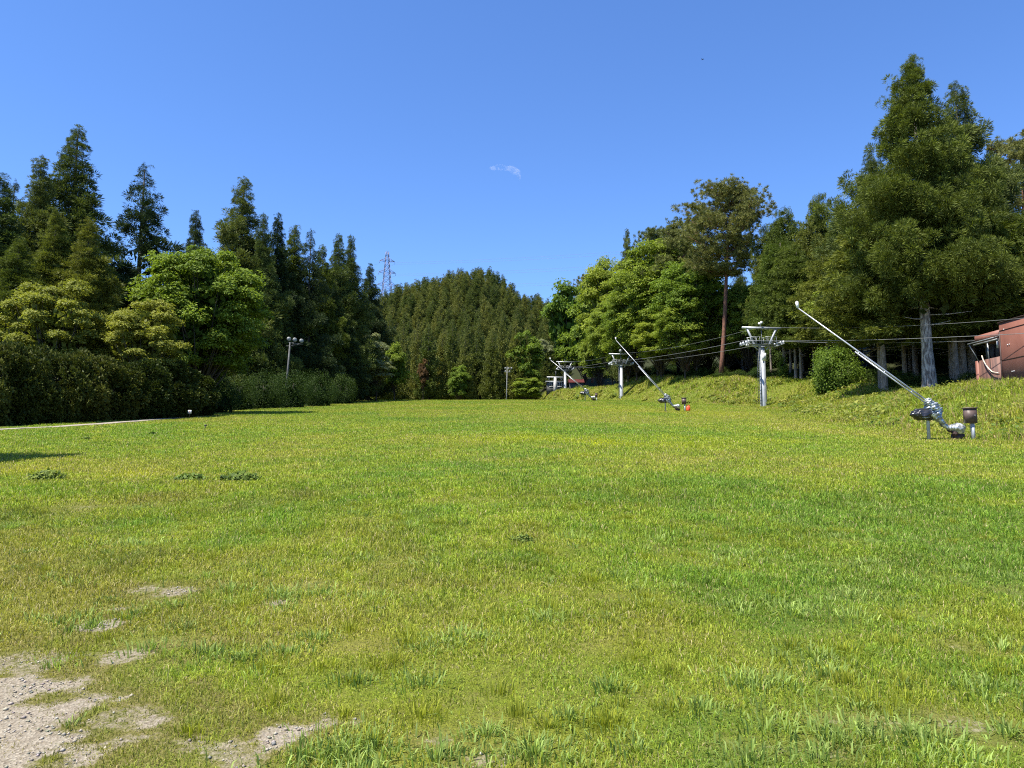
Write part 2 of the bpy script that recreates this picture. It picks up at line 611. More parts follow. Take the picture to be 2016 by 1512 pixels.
def blades(mb, x, y, h, w, col, rng, lean=.45, three=True, dirs=None):
    n = len(x)
    z = G(x, y)
    a = rng.random(n) * 2 * PI if dirs is None else dirs
    ln = np.abs(rng.normal(0, lean, n)) + .08
    dx, dy = np.cos(a), np.sin(a)
    fa = rng.random(n) * 2 * PI
    sx, sy = np.cos(fa) * w / 2, np.sin(fa) * w / 2
    B = np.stack([x, y, z - .008], -1)
    sv = np.stack([sx, sy, np.zeros(n)], -1)
    mid = B + np.stack([dx * ln * h * .3, dy * ln * h * .3, h * .58], -1)
    tz = h * np.maximum(.3, 1 - .45 * ln)
    tip = B + np.stack([dx * ln * h * 1.0, dy * ln * h * 1.0, tz], -1)
    if three:
        V = np.stack([B - sv, B + sv, mid + sv * .8, mid - sv * .8, tip], 1).reshape(-1, 3)
        i = np.arange(n)[:, None] * 5
        mb.add(V, i + np.array([[0, 1, 2, 3]]), .5, np.repeat(col, 5, 0))
        mb.f.append((i + np.array([[3, 2, 4]])).astype(np.int32) + (mb.n - 5 * n))
    else:
        V = np.stack([B - sv, B + sv, tip], 1).reshape(-1, 3)
        i = np.arange(n)[:, None] * 3
        mb.add(V, i + np.array([[0, 1, 2]]), .5, np.repeat(col, 3, 0))


def sample_y(n, y0, y1, pw, rng, wfun):
    q = np.linspace(y0, y1, 4000)
    pdf = wfun(q) * q ** pw
    c = np.cumsum(pdf)
    c /= c[-1]
    return np.interp(rng.random(n), c, q)


YEL = []
for px, py, hx, hy, a_ in ((1190, 873, .9, 1.3, .9), (1060, 862, 1.3, 2.0, .45), (1130, 897, .7, .8, .35), (960, 866, 1.2, 1.2, .35), (1340, 876, 1.4, 1.5, .3),
                           (1300, 862, 2, 2, .35), (1500, 868, 1.6, 1.6, .35), (1420, 815, 3, 6, .35), (260, 935, .6, .8, .5), (20, 930, .8, .9, .4), (1200, 806, 5, 9, .3)):
    q_ = gpx(px, py)
    YEL.append((q_[0], q_[1], hx, hy, a_))


def grass_cols(x, y, rng):
    n = len(x)
    l = lush(x, y) + rng.normal(0, .17, n)
    far_ = smooth((y - 10) / 20)[:, None]
    c = turf_col(np.clip(l, 0, 1)) * ((0.5 + .22 * far_) + (.75 - .3 * far_) * rng.random((n, 1))) * (.72 + .56 * fbm(N4, x + 3, y + 9, .45))[:, None]
    br = np.clip((fbm(N1, x + 40, y + 70, 1.4) - .56) * 5, 0, 1) * (.25 + .75 * smooth((.5 - x) / 2)) * (y < 12)
    br = np.maximum(br, .75 * smooth((-(x + .9 + .12 * y) + .7 * (fbm(N3, x, y, .8) - .5)) / .8) * smooth((9 - y) / 3))
    c = c * (1 - .38 * br[:, None]) + np.array((.20, .155, .055)) * .38 * br[:, None]
    for px, py, hx, hy, a_ in YEL:
        e = a_ * np.exp(-((x - px) / hx) ** 2 - ((y - py) / hy) ** 2)[:, None] * (.4 + .9 * rng.random((n, 1)))
        c = c * (1 - np.clip(e, 0, 1)) + np.array((.50, .50, .014)) * np.clip(e, 0, 1)
    straw = rng.random(n) < .07 + .12 * (l < .25)
    c[straw] = np.array((.42, .36, .17)) * (0.7 + .5 * rng.random((straw.sum(), 1)))
    return c


rng = np.random.default_rng(11)
mb = MB()
wid = lambda q: np.minimum(.74 * q + 1.6, 21)
for y0, y1, n, pw, three in ((2.7, 13, 560000, -1.5, True), (13, 36, 260000, -1.6, True), (36, 132, 260000, -1.35, False)):
    y = sample_y(n, y0, y1, pw, rng, wid)
    x = (rng.random(n) * 2 - 1) * wid(y)
    keep = (x < toe(y) + 1.0) & (x > -21.5 - np.clip((y - 60) * .06, 0, 8))
    b = bare(x, y)
    keep &= rng.random(n) > np.clip(b * 1.2 - .12 + 1.5 * (fbm(N3, x, y, .2) - .5) * (b > .04), 0, .95) * (b > .02)
    keep &= forest(x, y) < .6
    x, y, b = x[keep], y[keep], b[keep]
    bwide = bare(x, y, 1.9)
    n = len(x)
    fb_ = fbm(N2, x, y, .55)
    hmod = np.where(y < 11, .28 + 1.75 * np.clip(fb_ - .12, 0, 1) ** 1.15, .65 + .8 * fb_)
    near = np.clip((7.2 - y) / 3, 0, 1)
    h = .066 * (y / 6) ** .2 * hmod * (0.6 + .65 * rng.random(n)) * (1 - .35 * near) * (1 - .55 * b) * (1 - .3 * bwide)
    h *= np.where(y > 12.5, .85, 1.12)
    w = .0044 * (np.maximum(y, 3.5) / 4) ** .82 * (.7 + .6 * rng.random(n))
    if y0 > 30:
        w *= 1.25
    c = grass_cols(x, y, rng)
    bb = np.maximum(b, bwide * .8)[:, None] * .5
    c = c * (1 - bb) + np.array((.26, .20, .08)) * bb
    blades(mb, x, y, h, w, c, rng, lean=.75, three=three)
# coarse tussocks and rounded yellow-green cushions in the foreground
TUS = [(410, 1290, .34, 0), (480, 1300, .2, 0), (340, 1200, .3, 0), (265, 1215, .22, 0), (185, 1235, .22, 0), (660, 1490, .4, 0), (600, 1495, .28, 0),
       (740, 1475, .28, 0), (860, 1500, .42, 0), (560, 1290, .22, 0), (830, 1350, .3, 0), (700, 1345, .22, 0), (960, 1450, .3, 0),
       (1535, 1350, .36, 0), (1510, 1440, .34, 0), (1640, 1460, .28, 0), (1840, 1470, .42, 0), (1790, 1450, .25, 0), (1610, 1500, .32, 0),
       (1950, 1360, .4, 0), (1630, 1330, .3, 0), (1990, 1450, .3, 0), (1480, 1500, .3, 0), (1250, 1480, .3, 0), (1120, 1420, .26, 0),
       (1380, 1400, .26, 0), (1200, 1360, .22, 0), (950, 1260, .2, 0), (620, 1260, .25, 0), (560, 1180, .22, 0), (1050, 1490, .34, 0), (1900, 1130, .5, 0), (1960, 1100, .5, 0), (1850, 1090, .4, 0),
       (775, 1310, .17, 1), (760, 1150, .2, 1), (540, 1390, .16, 1), (1560, 1320, .2, 1), (1665, 1350, .18, 1), (1700, 1360, .2, 1), (1780, 1350, .2, 1),
       (1590, 1410, .2, 1), (985, 1370, .22, 1), (840, 1390, .18, 1), (1020, 1410, .2, 1), (1750, 1480, .2, 1), (690, 1245, .17, 1), (1130, 1290, .2, 1),
       (1320, 1330, .2, 1), (1420, 1290, .2, 1), (1760, 1270, .2, 1), (205, 1130, .2, 1), (90, 1130, .2, 1), (1900, 1250, .2, 1), (1080, 1200, .2, 1)]
for k_t, (px, py, rad, kind) in enumerate(TUS):
    if kind and k_t % 2:
        continue
    cx, cy = gpx(px, py)
    n = 130 if kind == 0 else 90
    rr = np.abs(rng.normal(0, .5, n)) * rad * (.9 if kind == 0 else .9)
    aa = rng.random(n) * 2 * PI
    x, y = cx + rr * np.cos(aa), cy + rr * np.sin(aa) * .8
    if kind == 0:
        h = (.035 + .075 * rng.random(n)) * (.6 + rad)
        w = .005 + .006 * rng.random(n)
        c = np.array((.215, .295, .065)) * (.6 + .8 * rng.random((n, 1)))
        blades(mb, x, y, h, w, c, rng, .65, True, dirs=aa + rng.normal(0, .5, n))
    else:
        h = (.06 + .08 * rng.random(n)) * np.exp(-(rr / rad) ** 2) * .7 + .03
        w = .004 + .002 * rng.random(n)
        c = np.array((.31, .33, .04)) * (.75 + .5 * rng.random((n, 1)))
        blades(mb, x, y, h, w, c, rng, .3, True, dirs=aa)
nt_ = 520
ty = sample_y(nt_, 3.0, 10.5, -1.0, rng, wid)
tx = (rng.random(nt_) * 2 - 1) * wid(ty)
tk = fbm(N4, tx + 60, ty + 20, 1.0) + .35 * (rng.random(nt_) - .5)
for x0, y0, kk in zip(tx, ty, tk):
    if bare(np.array([x0]), np.array([y0]))[0] > .5:
        continue
    fine = kk > .52
    rad = .07 + .22 * rng.random() ** 1.5
    n = int((120 if fine else 55) * (rad / .15) ** 1.3)
    rr = np.abs(rng.normal(0, .6, n)) * rad
    aa = rng.random(n) * 2 * PI
    x, y = x0 + rr * np.cos(aa), y0 + rr * np.sin(aa)
    q_ = .75 + .5 * rng.random()
    if fine:
        h = (.03 + .075 * rng.random(n)) * (1 - .4 * rr / (rr.max() + .01)) * q_
        w = .0032 + .002 * rng.random(n)
        c = np.array((.30, .33, .03)) * (.5 + .8 * rng.random((n, 1)))
        blades(mb, x, y, h, w, c, rng, .4, True, dirs=aa + rng.normal(0, .5, n))
    else:
        h = (.035 + .07 * rng.random(n)) * q_
        w = .0055 + .0045 * rng.random(n)
        c = (np.array((.23, .315, .065)) * q_ + np.array((.06, .06, .03)) * rng.random((n, 1))) * (.55 + .75 * rng.random((n, 1)))
        blades(mb, x, y, h, w, c, rng, .7, True, dirs=aa + rng.normal(0, .6, n))
grass = mb.build("grass", M['grass'])
tag(grass, "short yellowish green grass covering the open slope", "grass", kind="stuff")

# taller weeds on the bank
mb = MB()
rng = np.random.default_rng(12)
n = 150000
y = sample_y(n, 18, 200, -1.0, rng, lambda q: 11 + 0 * q)
x = toe(y) - .6 + rng.random(n) ** 1.0 * 14
keep = (forest(x, y) < .75) & (x < .78 * y + 2)
keep &= ~((x > 28.1) & (y < 49) & (y > 33))
x, y = x[keep], y[keep]
n = len(x)
off = np.clip((x - toe(y)) / 5, 0, 1)
pat = fbm(N3, x, y, 2.2)
h = (.10 + .55 * off * np.clip(pat * 1.6 - .25, 0, 1.2)) * (.5 + .7 * rng.random(n))
w = .02 * (y / 25) ** .75 * (.7 + .8 * rng.random(n))
l = np.clip(.15 + .9 * (fbm(N1, x, y, 4.0) - .25) + rng.normal(0, .2, n), 0, 1)
c = turf_col(l) * (.62 + .5 * rng.random((n, 1)))
straw = rng.random(n) < .10 * (1 + 2 * (pat > .6))
c[straw] = np.array((.36, .27, .13)) * (.7 + .5 * rng.random((straw.sum(), 1)))
blades(mb, x, y, h, w, c, rng, .6, True)
m_ = 1000
yc = sample_y(m_, 22, 170, -.9, rng, lambda q: 11 + 0 * q)
xc = toe(yc) + .8 + rng.random(m_) * 10
kp = (forest(xc, yc) < .8) & (fbm(N3, xc, yc, 2.2) > .44) & ~((xc > 27.6) & (yc < 50) & (yc > 32))
xc, yc = xc[kp], yc[kp]
per_ = 30
ks = .16 + .3 * rng.random(len(xc))
lx = np.repeat(xc, per_) + rng.normal(0, .45, len(xc) * per_) * np.repeat(ks * 1.6, per_)
ly = np.repeat(yc, per_) + rng.normal(0, .45, len(xc) * per_) * np.repeat(ks * 1.6, per_)
lz = G(lx, ly) + np.repeat(ks, per_) * (.2 + 1.1 * rng.random(len(lx)))
nn_ = norm(np.stack([rng.normal(-.1, .5, len(lx)), rng.normal(-.25, .5, len(lx)), np.ones(len(lx))], -1))
a_ = norm(np.cross(nn_, rng.normal(0, 1, nn_.shape)))
b_ = np.cross(nn_, a_)
Ls = (.045 + .0013 * ly)[:, None] * (.6 + .8 * rng.random((len(lx), 1)))
Cn = np.stack([lx, ly, lz], -1)
Vl = np.stack([Cn - a_ * Ls, Cn + b_ * Ls * .45, Cn + a_ * Ls, Cn - b_ * Ls * .45], 1).reshape(-1, 3)
hue_ = np.repeat(rng.random(len(xc)), per_)[:, None]
cl_ = (np.array((.09, .15, .02)) * (1 - hue_) + np.array((.27, .27, .05)) * hue_) * (.55 + .7 * rng.random((len(lx), 1)))
mb.add(Vl, np.arange(len(lx))[:, None] * 4 + np.array([[0, 1, 2, 3]]), .5, np.repeat(cl_, 4, 0))
bw = mb.build("bank_weeds", M['grass'])
tag(bw, "tall rough weeds and grass on the bank below the forest", "weeds", kind="stuff")

# gravel stones
mb = MB()
rng = np.random.default_rng(13)
n = 42000
x = -4.5 + 6.0 * rng.random(n)
y = 2.6 + 4.6 * rng.random(n) ** 1.4
k = rng.random(n) < np.clip(bare(x, y) - .3, 0, 1) * 1.2 * (fbm(N2, x, y, .25) > .36)
x, y = x[k], y[k]
n = len(x)
s = .0035 + .009 * rng.random(n) ** 2.5
z = G(x, y)
oct_ = np.array([(1, 0, 0), (0, 1, 0), (-1, 0, 0), (0, -1, 0), (0, 0, .75), (0, 0, -.75)])
V = oct_[None] * (1 + .5 * (rng.random((n, 6, 1)) - .5)) * s[:, None, None]
ca, sa = np.cos(rng.random(n) * 6.3)[:, None], np.sin(rng.random(n) * 6.3)[:, None]
V = np.stack([V[..., 0] * ca - V[..., 1] * sa, V[..., 0] * sa + V[..., 1] * ca, V[..., 2]], -1)
V = V + np.stack([x, y, z + s * .3], -1)[:, None]
Fo = np.array([(0, 1, 4), (1, 2, 4), (2, 3, 4), (3, 0, 4), (1, 0, 5), (2, 1, 5), (3, 2, 5), (0, 3, 5)])
Ff = (np.arange(n)[:, None, None] * 6 + Fo[None]).reshape(-1, 3)
gcol = np.array((.29, .262, .208)) * (.55 + .8 * rng.random((n, 1))) * np.array((1, 1, 1)) + rng.normal(0, .012, (n, 3))
mb.add(V.reshape(-1, 3), Ff, .5, np.repeat(np.clip(gcol, .02, .8), 6, 0))
m, nt, out = new_mat("gravel")
ac = N(nt, "ShaderNodeAttribute", attribute_name="shade")
p = N(nt, "ShaderNodeBsdfPrincipled", Roughness=.9)
nt.links.new(ac.outputs["Color"], p.inputs["Base Color"])
nt.links.new(p.outputs[0], out.inputs["Surface"])
gv = mb.build("gravel", m)
tag(gv, "pale loose gravel at the corner of the lawn", "gravel", kind="stuff")

# ------------------------------------------------------------------ tree generators (each returns list of (part name, mesh))
def spikes(mb, C, A, size, k, width, rng, spread=.75, droop=0.0, t0=.48, tint_c=None, lo=.1, hi=.95):
    """k narrow leaf sprays radiating from every tuft centre C about axis A"""
    n = len(C)
    Cc = np.repeat(C, k, 0)
    Aa = np.repeat(A, k, 0)
    s = np.repeat(size, k)[:, None]
    d = norm(Aa + rng.normal(0, spread, (n * k, 3)))
    d[:, 2] -= droop * rng.random(n * k)
    d = norm(d)
    L = s * (.65 + .5 * rng.random((n * k, 1)))
    st = Cc + d * L * t0
    tip = Cc + d * L
    tip[:, 2] -= droop * .25 * L[:, 0]
    side = norm(np.cross(d, rng.normal(0, 1, (n * k, 3)))) * width * s * (.7 + .6 * rng.random((n * k, 1)))
    mid = st * .45 + tip * .55
    V = np.stack([st, mid + side, tip, mid - side], 1).reshape(-1, 3)
    i = np.arange(n * k)[:, None] * 4
    tc = np.repeat(rng.random(n) if tint_c is None else tint_c, k)[:, None]
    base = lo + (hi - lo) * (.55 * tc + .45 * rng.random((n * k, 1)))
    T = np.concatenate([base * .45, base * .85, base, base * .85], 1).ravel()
    mb.add(V, i + np.array([[0, 1, 2, 3]]), np.clip(T, 0, 1))


def leaves(mb, C, Nn, L, Wd, rng, tilt=.6, lo=.1, hi=1.0, tcl=None):
    n = len(C)
    nn = norm(Nn + rng.normal(0, tilt, (n, 3)))
    a = norm(np.cross(nn, rng.normal(0, 1, (n, 3))))
    b = np.cross(nn, a)
    l = (L * (.65 + .7 * rng.random(n)))[:, None]
    w = (Wd * (.65 + .7 * rng.random(n)))[:, None]
    V = np.stack([C - a * l * .5, C + b * w * .5 + nn * w * .12, C + a * l * .5, C - b * w * .5 + nn * w * .12], 1).reshape(-1, 3)
    i = np.arange(n)[:, None] * 4
    r = rng.random(n) if tcl is None else np.clip(tcl + rng.normal(0, .18, n), 0, 1)
    mb.add(V, i + np.array([[0, 1, 2, 3]]), np.repeat(lo + (hi - lo) * r, 4))


def cedar(seed, H=20., R=4., zb=1.0, pw=.8, step=.30, nb=8, tuft=.5, k=76, width=.045, mat='cedar', bark='bark_dark', tr=.3,
          dens=1.0, droop=.0, lift=.35, spread=1.0, lean=(0, 0), forks=None, round_=0.0, lo=.1, hi=.95, lumpy=.28, tuft_var=.8, bough=0.0):
    rng = np.random.default_rng(seed)
    C, A, Sz = [], [], []
    tops = [(0.0, 0.0, H, 1.0)] + (forks or [])
    for ox, oy, Ht, sc in tops:
        z = zb
        ph = rng.random(5) * 6.3
        while z < Ht - .25:
            t = (z - zb) / (Ht - zb)
            r = R * sc * ((1 - t) ** pw * (1 - round_) + round_ * math.sqrt(max(0, 1 - t ** 2.2)))
            r *= .82 + .18 * min(1, t / .12) + .0
            for b_ in range(max(2, int(round(nb * dens * (.6 + .4 * min(1, r / 2)))))):
                az = rng.random() * 2 * PI
                lump = 1 + lumpy * (math.sin(az * 2 + ph[0] + z * .7) * .5 + math.sin(az * 3 + ph[1] - z * 1.1) * .3 + math.sin(z * 1.9 + ph[2]) * .3)
                ln = r * (.66 + .42 * rng.random()) * lump + .12
                f = 1.0
                st = tuft * .72 / max(ln, .3)
                dirv = np.array((math.cos(az), math.sin(az), 0))
                if bough:
                    ln *= .8 + .35 * rng.random()
                    nt_ = max(2, int((2.2 + 3.6 * ln) * bough))
                    tang = np.array((-dirv[1], dirv[0], 0))
                    bw2 = .16 + .11 * ln
                    tilt = lift * (.5 + .9 * rng.random())
                    for _j in range(nt_):
                        ff = 1.0 - (.68 + .27 * (r < 1.8)) * rng.random() ** (1.5 - .4 * (r < 1.8))
                        zz = z + ln * (-.12 * ff + tilt * ff * ff) * .8 + rng.normal(0, .11 + .03 * ln) - .05 * ln
                        if zz > Ht - .05:
                            continue
                        C.append(dirv * ln * ff + tang * rng.normal(0, bw2) * (1.25 - ff * .5) + np.array((0, 0, zz)))
                        A.append(dirv * .7 + tang * rng.normal(0, .3) + np.array((0, 0, .7)))
                        Sz.append(tuft * (1 - tuft_var * .5 + tuft_var * rng.random()) * (.34 + .66 * min(1, r / 1.5)))
                    continue
                while f > .28:
                    zz = z + ln * (-.12 * f + lift * f * f) * .8
                    if zz < Ht:
                        pos = dirv * ln * f + np.array((ox * t if ox else 0, oy * t if oy else 0, zz))
                        pos = pos + rng.normal(0, .12, 3) * tuft
                        C.append(pos)
                        A.append(dirv * .8 + np.array((0, 0, .55)))
                        Sz.append(tuft * (1 - tuft_var * .5 + tuft_var * rng.random()) * (.34 + .66 * min(1, r / 1.5)))
                    f -= st * (.8 + .5 * rng.random())
            z += step * (.75 + .5 * rng.random()) * (.6 + .4 * min(1, r / 1.8))
        # leader
        for q in range(9):
            C.append(np.array((ox, oy, Ht - .1 * tuft - .26 * tuft * q)) + rng.normal(0, .03 + .02 * q, 3) * tuft)
            A.append(np.array((0, 0, 1.2)))
            Sz.append(tuft * (.22 + .03 * q))
    C, A, Sz = np.array(C), norm(np.array(A)), np.array(Sz)
    C[:, 0] += lean[0] * (C[:, 2] / H)
    C[:, 1] += lean[1] * (C[:, 2] / H)
    mb = MB()
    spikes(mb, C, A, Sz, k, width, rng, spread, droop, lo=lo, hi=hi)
    # large dark quads added inside the crown as occluders against light leaking through
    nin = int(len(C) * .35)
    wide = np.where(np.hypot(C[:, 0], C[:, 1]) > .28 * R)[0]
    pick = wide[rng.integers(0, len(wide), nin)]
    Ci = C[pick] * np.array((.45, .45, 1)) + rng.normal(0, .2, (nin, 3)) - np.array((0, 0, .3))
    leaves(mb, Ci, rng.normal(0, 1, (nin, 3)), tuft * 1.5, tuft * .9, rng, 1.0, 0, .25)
    crown = mb.build("crown", M[mat], link=False)
    tb = MB()
    zz = np.array([-.4, 0, .5, H * .12, H * .35, H * .7, H * .97])
    rr = np.array([tr * 1.5, tr * 1.35, tr * 1.05, tr * .85, tr * .65, tr * .32, .03])
    pts = np.stack([lean[0] * np.clip(zz / H, 0, 1) + rng.normal(0, tr * .08, 7), lean[1] * np.clip(zz / H, 0, 1) + rng.normal(0, tr * .08, 7), zz], -1)
    tb.tube(pts, rr, 10, jit=.1, rng=rng)
    for _ in range(14):
        z = zb * (.55 + .6 * rng.random()) + .4
        az = rng.random() * 6.3
        ln = R * (.25 + .3 * rng.random())
        d = np.array((math.cos(az), math.sin(az), -.1))
        o = np.array((lean[0] * z / H, lean[1] * z / H, z))
        tb.tube([o, o + d * ln * .5, o + d * ln + np.array((0, 0, .15))], [tr * .14, tr * .1, .012], 5)
    for ox, oy, Ht, sc in (forks or []):
        z = zb + .45 * (Ht - zb)
        tb.tube([np.array((0, 0, z * .8)), np.array((ox * .6, oy * .6, z)), np.array((ox, oy, Ht * .97))], [tr * .5, tr * .4, .03], 8)
    trunk = tb.build("trunk", M[bark], smooth_=True, link=False)
    return [("trunk", trunk), ("crown", crown)], H


def broadleaf(seed, H=10., R=4., zb=2.5, nl=34, sprays=110, per=9, leaf=.17, mat='broad', bark='bark_dark', tr=.16, flat=.6, squash=1.0,
              low=-.45, stems=1, lo=.05, lobe=(.22, .36), wl=.62):
    rng = np.random.default_rng(seed)
    cz = (H + zb) / 2
    hz = (H - zb) / 2
    d = norm(rng.normal(0, 1, (nl * 3, 3)))
    d = d[d[:, 2] > low][:nl]
    nl = len(d)
    rad = .5 + .42 * rng.random(nl) ** .6
    LC = d * rad[:, None] * np.array((R, R * squash, hz)) * np.array((.86, .86, .84)) + np.array((0, 0, cz))
    LR = R * (lobe[0] + (lobe[1] - lobe[0]) * rng.random(nl))
    lt = rng.random(nl)
    C, Nn, T = [], [], []
    for c, r, tt in zip(LC, LR, lt):
        q = norm(rng.normal(0, 1, (sprays, 3)))
        q[:, 2] = np.where(q[:, 2] < -.25, -q[:, 2] * .8, q[:, 2])
        q = norm(q)
        rr = (.3 + .85 * rng.random((sprays, 1)) ** .75) * r
        bump = 1 + .28 * np.sin(q[:, :1] * 5 + tt * 9) * np.sin(q[:, 1:2] * 5 + tt * 5)
        sc_ = c + q * rr * bump * np.array((1, 1, flat))
        nrm = norm(q * .7 + np.array((0, 0, .9)))
        sc2 = np.repeat(sc_, per, 0)
        n2 = np.repeat(nrm, per, 0)
        # leaves of one spray lie in a loose plane that droops outwards
        tan1 = norm(np.cross(n2, rng.normal(0, 1, n2.shape)))
        offs = tan1 * (leaf * 1.7 * np.sqrt(rng.random((len(n2), 1))))
        sc2 = sc2 + offs + n2 * rng.normal(0, .03, (len(n2), 1))
        C.append(sc2)
        Nn.append(n2)
        T.append(np.repeat(np.clip(.25 + .5 * tt + .25 * rng.random(sprays), 0, 1), per))
    C, Nn, T = np.concatenate(C), np.concatenate(Nn), np.concatenate(T)
    mb = MB()
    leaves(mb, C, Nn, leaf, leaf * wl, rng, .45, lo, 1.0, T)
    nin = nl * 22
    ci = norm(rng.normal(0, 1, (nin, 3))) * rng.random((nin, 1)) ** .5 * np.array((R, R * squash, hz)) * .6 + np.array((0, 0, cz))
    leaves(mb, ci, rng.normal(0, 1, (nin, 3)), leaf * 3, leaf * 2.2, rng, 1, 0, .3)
    crown = mb.build("crown", M[mat], link=False)
    tb = MB()
    for s_ in range(stems):
        bx, by = (rng.normal(0, .25, 2) if stems > 1 else (0, 0))
        top = np.array((rng.normal(0, .3), rng.normal(0, .3), cz + hz * .2))
        tb.tube([(bx, by, -.3), (bx, by, .2), (bx * 1.5 + rng.normal(0, .1), by * 1.5, zb * .6), top * np.array((.6, .6, .7)), top],
                [tr * 1.4, tr * 1.15, tr * .9, tr * .6, tr * .25], 8, jit=.08, rng=rng)
        for c in LC[s_::stems]:
            z0 = zb * .6 + rng.random() * (cz - zb * .5) * .6
            o = np.array((bx, by, z0))
            mid = o * .5 + c * .5 + np.array((0, 0, -.15 * R * .3))
            tb.tube([o, mid, c], [tr * .35, tr * .22, tr * .06], 5)
    trunk = tb.build("trunk", M[bark], smooth_=True, link=False)
    return [("trunk", trunk), ("crown", crown)], H


def pine(seed, H=20., R=4.2, zb=.52, lean=(1.0, 0), npad=46, mat='pine', bark='bark_red', tr=.3, tuft=.42, k=44, ntuft=38, side=0.0, width=.055):
    rng = np.random.default_rng(seed)
    trunk_pts = []
    for f in np.linspace(0, 1, 9):
        trunk_pts.append((lean[0] * f ** 1.1 + .18 * math.sin(f * 5 + seed), lean[1] * f + .15 * math.cos(f * 6 + seed), -.3 + f * (H * .95 + .3)))
    trunk_pts = np.array(trunk_pts)
    rads = tr * np.array([1.3, 1.05, .95, .88, .8, .7, .52, .32, .08])
    tb = MB()
    tb.tube(trunk_pts, rads, 10, jit=.06, rng=rng)
    C, A, Sz = [], [], []
    for i in range(npad):
        f = zb + (1 - zb) * ((i + rng.random()) / npad)
        tt = (f - zb) / (1 - zb)
        o = np.array([np.interp(f, np.linspace(0, 1, 9), trunk_pts[:, q]) for q in range(3)])
        az = i * 2.4 + rng.normal(0, .4)
        prof = (0.55 + .75 * math.sin(min(1, tt * 1.15) * PI * .8)) * (1 - .45 * tt ** 3)
        ln = R * prof * (.5 + .55 * rng.random())
        d = np.array((math.cos(az) * (1) + side, math.sin(az), .12 + .35 * tt + .1 * rng.random()))
        e = o + d * ln
        m_ = o * .5 + e * .5 + np.array((0, 0, -.08 * ln))
        tb.tube([o, m_, e], [tr * .22, tr * .13, .015], 5)
        nt_ = int(ntuft * (.5 + .5 * ln / R))
        fr = .45 + .6 * rng.random(nt_)
        base = o + d * (ln * fr)[:, None]
        pr = .22 * R * (.5 + .7 * rng.random())
        base = base + rng.normal(0, 1, (nt_, 3)) * np.array((pr, pr, pr * .28)) * .75
        C.append(base)
        A.append(np.repeat([[d[0] * .25, d[1] * .25, 1.0]], nt_, 0))
        Sz.append(tuft * (.7 + .6 * rng.random(nt_)))
    C, A, Sz = np.concatenate(C), norm(np.concatenate(A)), np.concatenate(Sz)
    mb = MB()
    spikes(mb, C, A, Sz, k, width, rng, .95, .05, t0=.02)
    crown = mb.build("crown", M[mat], link=False)
    trunk = tb.build("trunk", M[bark], smooth_=True, link=False)
    return [("trunk", trunk), ("crown", crown)], H


def shrub(seed, H=3., R=1.8, kind='spike', mat='yew', nl=26, tuft=.34, k=26, n=22, leaf=.11):
    rng = np.random.default_rng(seed)
    mb = MB()
    d = norm(rng.normal(0, 1, (nl * 2, 3)))
    d[:, 2] = np.abs(d[:, 2]) * 1.0
    d = norm(d)[:nl]
    C, A, Sz = [], [], []
    zc = H * .35
    for q in d:
        rad = .72 + .28 * rng.random()
        c = q * np.array((R, R, H * .62)) * rad + np.array((0, 0, zc))
        dd = norm(rng.normal(0, 1, (n, 3)) + q * .8)
        C.append(c + dd * R * .3)
        A.append(norm(dd + np.array((0, 0, .5))))
        Sz.append(tuft * (.6 + .7 * rng.random(n)))
    nlow = nl * n // 2
    a = rng.random(nlow) * 2 * PI
    zl = rng.random(nlow) * H * .45
    rr = R * (.78 + .22 * rng.random(nlow)) * (.85 + .15 * zl / H)
    C.append(np.stack([np.cos(a) * rr, np.sin(a) * rr, zl], -1))
    A.append(norm(np.stack([np.cos(a), np.sin(a), .4 + 0 * a], -1)))
    Sz.append(tuft * (.6 + .7 * rng.random(nlow)))
    C, A, Sz = np.concatenate(C), np.concatenate(A), np.concatenate(Sz)
    if kind == 'spike':
        spikes(mb, C, A, Sz, k, .15, rng, .8, .1)
    else:
        Cr = np.repeat(C, k // 3, 0) + rng.normal(0, tuft * .5, (len(C) * (k // 3), 3))
        leaves(mb, Cr, np.repeat(A, k // 3, 0), leaf, leaf * .6, rng, .5, .05, 1.0)
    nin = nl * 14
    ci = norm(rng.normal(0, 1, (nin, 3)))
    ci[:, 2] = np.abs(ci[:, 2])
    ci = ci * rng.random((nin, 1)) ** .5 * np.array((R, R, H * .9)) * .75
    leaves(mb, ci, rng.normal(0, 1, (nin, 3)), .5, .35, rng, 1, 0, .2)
    crown = mb.build("foliage", M[mat], link=False)
    tb = MB()
    for _ in range(5):
        e = np.array((rng.normal(0, R * .3), rng.normal(0, R * .3), H * .7))
        tb.tube([(0, 0, -.2), e * .4, e], [.07, .05, .02], 5)
    stem = tb.build("stem", M['bark_dark'], link=False)
    return [("stem", stem), ("foliage", crown)], H


def put(proto, name, label, cat, x, y, sxy, sz, group=None, rot=None, z=None):
    parts, H = proto
    zz = g(x, y) if z is None else z
    rot = random.random() * 6.28 if rot is None else rot
    r = thing(name, label, cat, (x, y, zz), rot, group, (sxy, sxy, sz))
    for pn, me in parts:
        o = bpy.data.objects.new(pn, me)
        COL.objects.link(o)
        o.parent = r
    return r


def put_top(proto, name, label, cat, tx, ty, y, r_m, R0, group=None, rot=None):
    """tree whose tip stands at photo pixel (tx,ty) when it grows at distance y; r_m = crown radius"""
    p = W(tx, ty, y)
    x = p[0]
    h = p[2] - g(x, y)
    return put(proto, name, label, cat, x, y, r_m / R0, h / proto[1], group, rot)


